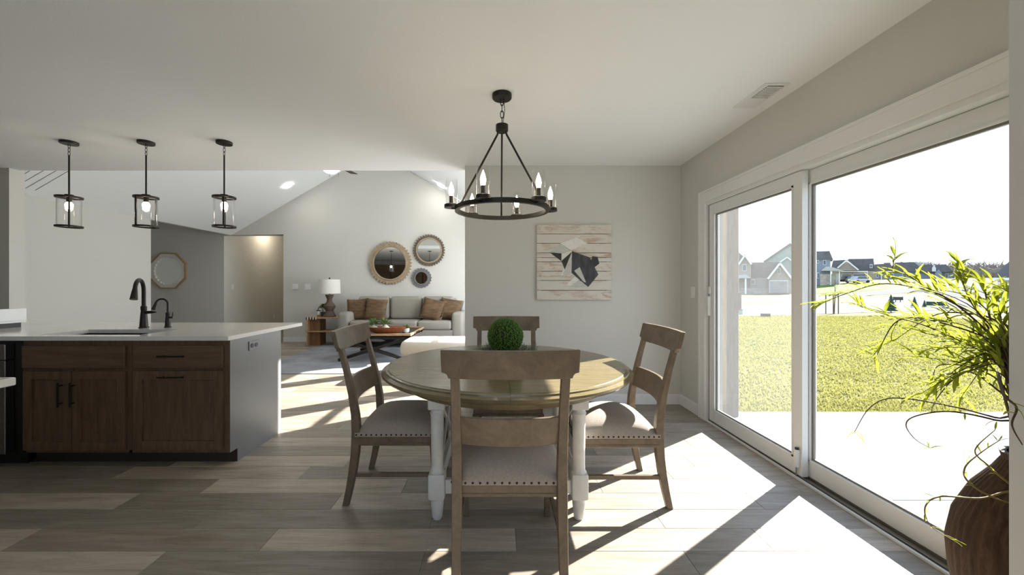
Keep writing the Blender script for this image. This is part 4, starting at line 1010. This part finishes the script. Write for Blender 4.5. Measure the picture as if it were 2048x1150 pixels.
MB().lathe([(.035, 0), (.042, .13), (.038, .13), (.032, .012)], p, 18, capt=False).build('cup', 'lamp_glass', t)
MB().lathe([(.034, .005), (.036, .05)], p, 16).build('wax', 'copper_wood', t)
MB().lathe([(.046, .128), (.046, .145), (.038, .145)], p, 18).build('lid', 'black_metal', t)
mb = MB(); mb.tube([(p.x+.05, p.y+.05, .606), (p.x+.05, p.y+.05, .79), (p.x+.02, p.y+.03, .80)], .006, 6).tube([(p.x-.02, p.y, .752), (p.x, p.y, .80)], .008, 6); mb.build('wire_handle', 'black_metal', t)
# gear mirrors
def gear(px, py, r, rin, teeth, material, label, depth, ring2=None):
    c = at(px, py, FY); t = thing('gear_mirror', label, 'mirror', (c.x, FY-.02, c.z), group='gear mirrors above the sofa')
    n = teeth*4; out = []
    for i in range(n):
        a = 2*math.pi*i/n; rr = r if (i % 4) in (0, 1) else r*.925
        out.append((c.x+rr*math.cos(a), c.z+rr*math.sin(a)))
    inn = [(c.x+rin*math.cos(2*math.pi*i/n), c.z+rin*math.sin(2*math.pi*i/n)) for i in range(n)]
    mb = MB(); y0, y1 = FY-depth, FY
    O0 = [mb.bm.verts.new((x, y0, z)) for x, z in out]; O1 = [mb.bm.verts.new((x, y1, z)) for x, z in out]
    I0 = [mb.bm.verts.new((x, y0, z)) for x, z in inn]; I1 = [mb.bm.verts.new((x, y1, z)) for x, z in inn]
    mb.ring(O0, O1); mb.ring(I0, I1); mb.ring(O0, I0); mb.ring(O1, I1); mb.build('frame', material, t)
    rm = rin+.02
    MB().lathe([(rin-.004, -.012), (rin+.022, -.016), (rin+.03, 0), (rin-.004, 0)], (c.x, FY-depth, c.z), 56, 'y', capb=False, capt=False).build('inner_rim', ring2 or material, t, smooth=True)
    MB().lathe([(rin, 0), (rin, .008)], (c.x, FY-depth*.75, c.z), 48, 'y').build('mirror_glass', 'mirror', t)
gear(781, 526.5, .49, .365, 40, 'gear_tan', 'large round tan gear-toothed mirror on the living room wall', .06)
gear(858.5, 501, .362, .265, 36, 'gear_brown', 'medium dark brown gear-toothed mirror on the living room wall', .05, 'gear_tan')
gear(843.5, 556, .228, .14, 20, 'gear_grey', 'small grey metal gear mirror below the brown one', .04)
# octagonal mirror on the foyer wall
c = Vector((-7.56, 8.9, 1.62)); t = thing('octagon_mirror', 'white scalloped octagonal mirror with thin wooden rim', 'mirror', (c.x, c.y, c.z-.42))
def octa(r, n=8, ph=math.pi/8): return [(c.x+r*math.cos(ph+2*math.pi*i/n), c.z+r*math.sin(ph+2*math.pi*i/n)) for i in range(n)]
def band(name, o, i, y0, y1, m):
    mb = MB(); A = [mb.bm.verts.new((p[0], y0, p[1])) for p in o]; B = [mb.bm.verts.new((p[0], y1, p[1])) for p in o]; C_ = [mb.bm.verts.new((p[0], y0, p[1])) for p in i]; D = [mb.bm.verts.new((p[0], y1, p[1])) for p in i]
    mb.ring(A, B); mb.ring(C_, D); mb.ring(A, C_); mb.ring(B, D); return mb.build(name, m, t)
band('rim', octa(.445), octa(.42), 8.845, 8.9, 'oak')
N8 = 96; out, inn = [], []
for i in range(N8):
    a = math.pi/8+2*math.pi*i/N8; k = math.cos(math.pi/8)/math.cos(((a-math.pi/8) % (math.pi/4))-math.pi/8); r_ = .315+.012*math.cos(24*a)
    out.append((c.x+.419*k*math.cos(a), c.z+.419*k*math.sin(a))); inn.append((c.x+r_*math.cos(a), c.z+r_*math.sin(a)))
band('scalloped_frame', out, inn, 8.855, 8.9, 'pillow_white')
MB().prism(octa(.34, 24), 'y', 8.880, 8.892).build('mirror_glass', 'mirror', t)
# coffee table
X0c, X1c, Y0c, Y1c, ZT = -2.72, -1.42, 6.38, 7.55, .475
t = thing('coffee_table', 'coffee table with dark tray top and black crossed legs', 'coffee table', ((X0c+X1c)/2, 6.95, .0102))
MB().box(X0c, X1c, Y0c, Y1c, ZT-.055, ZT-.035).build('tray_bottom', 'black_metal', t)
for i in range(5):
    ya_ = Y0c+.03+i*(Y1c-Y0c-.06)/5
    MB().box(X0c+.03, X1c-.03, ya_+.002, ya_+(Y1c-Y0c-.06)/5-.002, ZT-.035, ZT-.02, .002, 1).build('plank', 'cabinet_dark', t)
for (a, b, c_, d) in ((X0c, X1c, Y0c, Y0c+.03), (X0c, X1c, Y1c-.03, Y1c), (X0c, X0c+.03, Y0c+.03, Y1c-.03), (X1c-.03, X1c, Y0c+.03, Y1c-.03)):
    MB().box(a, b, c_, d, ZT-.055, ZT, .003, 1).build('tray_side', 'oak', t)
MB().box(X1c-.002, X1c+.006, 6.8, 7.1, ZT-.045, ZT-.012, .002, 1).build('tray_handle', 'black_metal', t)
for yy in (Y0c+.06, Y1c-.06):
    MB().beam((X0c+.02, yy, ZT-.075), (X1c-.02, yy, ZT-.075), .05, .04).build('leg_rail', 'black_metal', t)
    for d in (-1, 1):
        cxm = (X0c+X1c)/2; hw = (X1c-X0c)/2-.08
        MB().beam((cxm-d*hw, yy+d*.004, ZT-.085), (cxm+d*hw, yy+d*.004, .03), .05, .05).build('cross_leg', 'black_metal', t)
bwx = at(773, 0, 6.62).x
t = thing('dough_bowl', 'long copper brown wooden dough bowl on coffee table', 'bowl', (bwx, 6.62, ZT-.02))
mb = MB(); n = 24; prof = [(.55, 0), (.8, .04), (1, .11), (.95, .112), (.75, .06), (.5, .03)]; rings = []
for k, z in prof: rings.append([mb.bm.verts.new((bwx+.34*k*math.copysign(abs(math.cos(2*math.pi*i/n))**.8, math.cos(2*math.pi*i/n)), 6.62+.13*k*math.sin(2*math.pi*i/n), ZT-.02+z)) for i in range(n)])
for i in range(len(rings)-1): mb.ring(rings[i], rings[i+1])
mb.bm.faces.new(rings[0][::-1]); mb.bm.faces.new(rings[-1]); mb.build('bowl', 'copper_wood', t, smooth=True)
for i, (dx, lb) in enumerate(((-.22, 'green sprig plant in white shell pot at bowl end'), (-.02, 'green sprig plant in pink shell pot at bowl middle'))):
    t = thing('succulent', lb, 'plant', (bwx+dx, 6.62, ZT+.012), group='plants standing in the dough bowl')
    MB().lathe([(.05, 0), (.07, .05), (.03, .09), (.02, .1)], (bwx+dx, 6.62, ZT+.03), 14).build('pot', 'pillow_white' if i == 0 else 'cream_boucle', t, smooth=True)
    mb = MB(); tuft(mb, (bwx+dx, 6.62, ZT+.14), .07, 150, 30+i, .9, .09, .016); mb.build('foliage', 'leaf_green', t)['kind'] = 'stuff'
px_ = at(812, 0, 6.75).x
t = thing('small_potted_plant', 'tiny green plant in a white pot on coffee table', 'plant', (px_, 6.75, ZT-.02))
MB().lathe([(.045, 0), (.06, .03), (.058, .075), (.05, .075), (.05, .06)], (px_, 6.75, ZT-.02), 20).build('pot', 'trim_white', t, smooth=True)
mb = MB(); tuft(mb, (px_, 6.75, ZT+.05), .04, 120, 9, .8, .06, .012); mb.build('foliage', 'leaf_green', t)['kind'] = 'stuff'
# ottoman
t = thing('ottoman', 'cream upholstered ottoman in the sun behind the table', 'ottoman', (-.85, 5.62, .0102))
MB().box(-1.36, -.36, 5.36, 5.98, .26, .50, .09, 4).build('cushion', 'cream_boucle', t, smooth=True)
MB().box(-1.33, -.39, 5.39, 5.95, .2, .27, .01, 1).build('base', 'oak', t)
for xx in (-1.28, -.44):
    for yy in (5.44, 5.9): MB().lathe([(.018, 0), (.03, .19)], (xx, yy, .0102), 12).build('leg', 'oak', t)
# ceiling fan, recessed lights
fx_, fy_, fz_ = -2.80, 6.5, 3.26
t = thing('ceiling_fan', 'dark bladed ceiling fan with white light dome', 'ceiling fan', (fx_, fy_, AZ))
MB().tube([(fx_, fy_, AZ-.0), (fx_, fy_, fz_+.2)], .014, 10).build('downrod', 'bronze', t)
MB().lathe([(.02, .26), (.1, .2), (.13, .12), (.12, .05), (.05, .03)], (fx_, fy_, fz_), 28).build('motor', 'bronze', t, smooth=True)
MB().lathe([(.005, -.09), (.08, -.075), (.14, -.03), (.15, .03), (.05, .05)], (fx_, fy_, fz_), 28).build('light_dome', 'fan_glow', t, smooth=True)
for i in range(5):
    a = R(78+72*i); d = Vector((math.cos(a), math.sin(a), 0)); n_ = Vector((-d.y, d.x, 0))
    p0 = Vector((fx_, fy_, fz_+.09)); pts = [p0+d*.18-n_*.05, p0+d*.7-n_*.07, p0+d*.7+n_*.07+Vector((0, 0, .015)), p0+d*.18+n_*.05+Vector((0, 0, .01))]
    MB().sweep([[p for p in pts], [p+Vector((0, 0, .008)) for p in pts]]).build('blade', 'cabinet_dark', t)
for dx in (-.06, .09): MB().tube([(fx_+dx, fy_+.1, fz_), (fx_+dx, fy_+.1, fz_-.12)], .003, 5).build('pull_chain', 'black_metal', t)
def can(x, y, z, slope, label):
    t = thing('recessed_light', label, 'recessed light', (x, y, z)); t.rotation_euler = (0, -math.atan(slope), 0)
    local(t, MB().lathe([(.075, -.004), (.085, -.004), (.085, .004), (.075, .004), (.075, -.004)], (0, 0, 0), 28, capb=False, capt=False).build('trim_ring', 'trim_white', t))
    local(t, MB().lathe([(.075, -.002), (.075, .002)], (0, 0, 0), 28).build('lens', 'can_glow', t))
can(-4.385, 8.1, LZ+(-4.385-LX)*.58-.018, .58, 'round recessed light on the left vault slope beside fan')
can(-1.207, 8.3, LZ+(RX+1.207)*.58-.018, -.58, 'round recessed light on vault slope beside the chandelier')
l = bpy.data.lights.new('hall_ceiling_light_offscreen', 'POINT'); l.energy = 6.0; l.color = (1, .86, .66); l.shadow_soft_size = .03
lo = bpy.data.objects.new('hall_ceiling_light_offscreen', l); COL.objects.link(lo); lo.location = (-5.9, 10.4, 2.715)      # behind the opening's header; its warm glow shows on the hall wall

# ------------------------------------------------------------------ floor vase with willow branches
vx, vy = 1.70, 1.19
vase = MB().lathe([(.10, 0), (.13, .01), (.175, .15), (.20, .32), (.205, .40), (.19, .50), (.15, .60), (.105, .67), (.085, .71), (.09, .73), (.075, .73), (.07, .68), (.06, .5)], (vx, vy, 0), 192).build('floor_vase', 'vase_wood', smooth=True)
for v in vase.data.vertices:
    dx, dy = v.co.x-vx, v.co.y-vy; k = 1+.011*math.cos(48*math.atan2(dy, dx)); v.co.x = vx+dx*k; v.co.y = vy+dy*k
tag(vase, 'tall brown wooden floor vase beside the sliding door', 'vase')
plant = thing('willow_arrangement', 'yellow green willow branches arching from the floor vase', 'plant', (vx, vy, .55))
mouth = Vector((vx, vy, .66))
g = random.Random(42)
branches = []
def px_branch(pts, Ys, r0=.004, start=True, material='twig'):
    P = [mouth+Vector((g.uniform(-.03, .03), g.uniform(-.03, .03), -.1))] if start else []
    for (x, y), Yv in zip(pts, Ys): P.append(at(x, y, Yv))
    pts3 = spline(P, 6); n = len(pts3)
    MB().tube(pts3, [r0*(1-.75*i/(n-1)) for i in range(n)], 6).build('branch', material, plant, smooth=True)
    branches.append(pts3); return pts3
def ramp(a, b, n): return [a+(b-a)*i/max(1, n-1) for i in range(n)]
defs = [[(2030, 760), (2000, 690), (1900, 600), (1830, 575), (1760, 568), (1690, 588), (1640, 608)],
        [(2040, 740), (1990, 655), (1880, 592), (1812, 548), (1786, 542), (1790, 512)],
        [(2030, 770), (2000, 690), (1860, 640), (1795, 642), (1762, 690), (1746, 712)],
        [(2035, 780), (1990, 720), (1860, 655), (1780, 632), (1720, 612)],
        [(2040, 850), (1990, 835), (1900, 812), (1790, 796), (1740, 815), (1709, 864)],
        [(2045, 860), (1990, 840), (1900, 823), (1832, 832), (1812, 850), (1830, 878), (1860, 896)],
        [(2040, 830), (1995, 780), (1940, 744), (1905, 760), (1872, 800), (1862, 826)],
        [(2035, 720), (1985, 650), (1972, 590), (1960, 560), (1930, 546), (1912, 543)],
        [(2030, 700), (1990, 640), (1900, 625), (1850, 640), (1790, 680)],
        [(2030, 750), (1960, 690), (1900, 690), (1850, 705)],
        [(2030, 730), (1980, 660), (1940, 600), (1925, 560), (1915, 525)],
        [(2025, 720), (2000, 640), (1990, 590), (1985, 560)],
        [(2025, 800), (1960, 740), (1880, 730), (1865, 760)]]
for d in defs: px_branch(d, ramp(1.22, 1.50, len(d)))
for d in ([(2030, 985), (1960, 997), (1880, 993), (1850, 1015), (1862, 1052), (1906, 1080)], [(2000, 1000), (1938, 965), (1930, 935), (1962, 905), (2000, 880)], [(2010, 960), (1975, 930), (1950, 900), (1990, 860)]):
    px_branch(d, ramp(1.12, 1.15, len(d)), .0035, material='vine')
px_branch([(2000, 760), (2007, 790), (2033, 815), (2024, 850), (2045, 890)], [1.12, .92, .89, .88, .87], .004)
for i in range(26):
    ex, ey = g.uniform(1820, 2015), g.uniform(560, 800); m1 = (2035-g.random()*20, 700+g.random()*90); m2 = ((m1[0]+ex)/2+g.uniform(-10, 25), min(m1[1], ey)+abs(m1[1]-ey)*.35-g.uniform(0, 35))
    px_branch([m1, m2, (ex, ey)], ramp(1.20, g.uniform(1.28, 1.46), 3), .0032)
# one leaf mesh shared by all leaves
mb = MB(); Ls = []
for u, wv, z in ((0, .001, 0), (.25, .0042, .003), (.5, .0054, .005), (.75, .0036, .004), (1, .0005, 0)):
    Ls.append([mb.bm.verts.new((-wv, u*.062, z)), mb.bm.verts.new((0, u*.062, z-.0022)), mb.bm.verts.new((wv, u*.062, z))])
for i in range(4): mb.ring(Ls[i], Ls[i+1], False)
lo = mb.build('leaf', 'willow_leaf', plant, smooth=True); lme = lo.data; bpy.data.objects.remove(lo)
cnt = 0; extra = []
for bi, pts3 in enumerate(branches):
    if 13 <= bi <= 15: rng, prob, sz = range(8, len(pts3)), .25, .35
    elif bi in (4, 5, 6, 16): rng, prob, sz = range(8, len(pts3)), .06, .6
    else: rng, prob, sz = range(int(len(pts3)*.45), len(pts3)), .5, 1.0
    for i in rng:
        for q in (0, 1):
            last = i >= len(pts3)-2
            if (g.random() > prob and not (last and bi < 13)): continue
            p = pts3[i]; tdir = (pts3[i]-pts3[i-1]).normalized()
            side = Vector((g.uniform(-1, 1), g.uniform(-1, 1), g.uniform(-.6, 1))).normalized()
            d = (tdir*g.uniform(.5, 1.0)+side*.6).normalized()
            q_ = d.to_track_quat('Y', 'Z')
            if cnt >= 295:
                s = sz*g.uniform(.8, 1.4); M_ = Matrix.LocRotScale(p, q_, Vector((s, s, s))); extra.append(M_); continue
            o = bpy.data.objects.new('leaf', lme); COL.objects.link(o); o.parent = plant; o.matrix_parent_inverse = plant.matrix_basis.inverted()
            o.location = p; o.rotation_mode = 'QUATERNION'; o.rotation_quaternion = q_; s = sz*g.uniform(.8, 1.45); o.scale = (s, s, s); cnt += 1

if extra:   # leaves past the first few hundred, joined
    vs = [v.co.copy() for v in lme.vertices]; fs = [list(p.vertices) for p in lme.polygons]; VV, FF = [], []
    for M_ in extra:
        o0 = len(VV); VV += [M_ @ v for v in vs]; FF += [[o0+q for q in f] for f in fs]
    me = bpy.data.meshes.new('small_leaves'); me.from_pydata(VV, [], FF); me.materials.append(MATS['willow_leaf'])
    o = bpy.data.objects.new('small_leaves', me); COL.objects.link(o); o.parent = plant; o.matrix_parent_inverse = plant.matrix_basis.inverted(); o['kind'] = 'stuff'
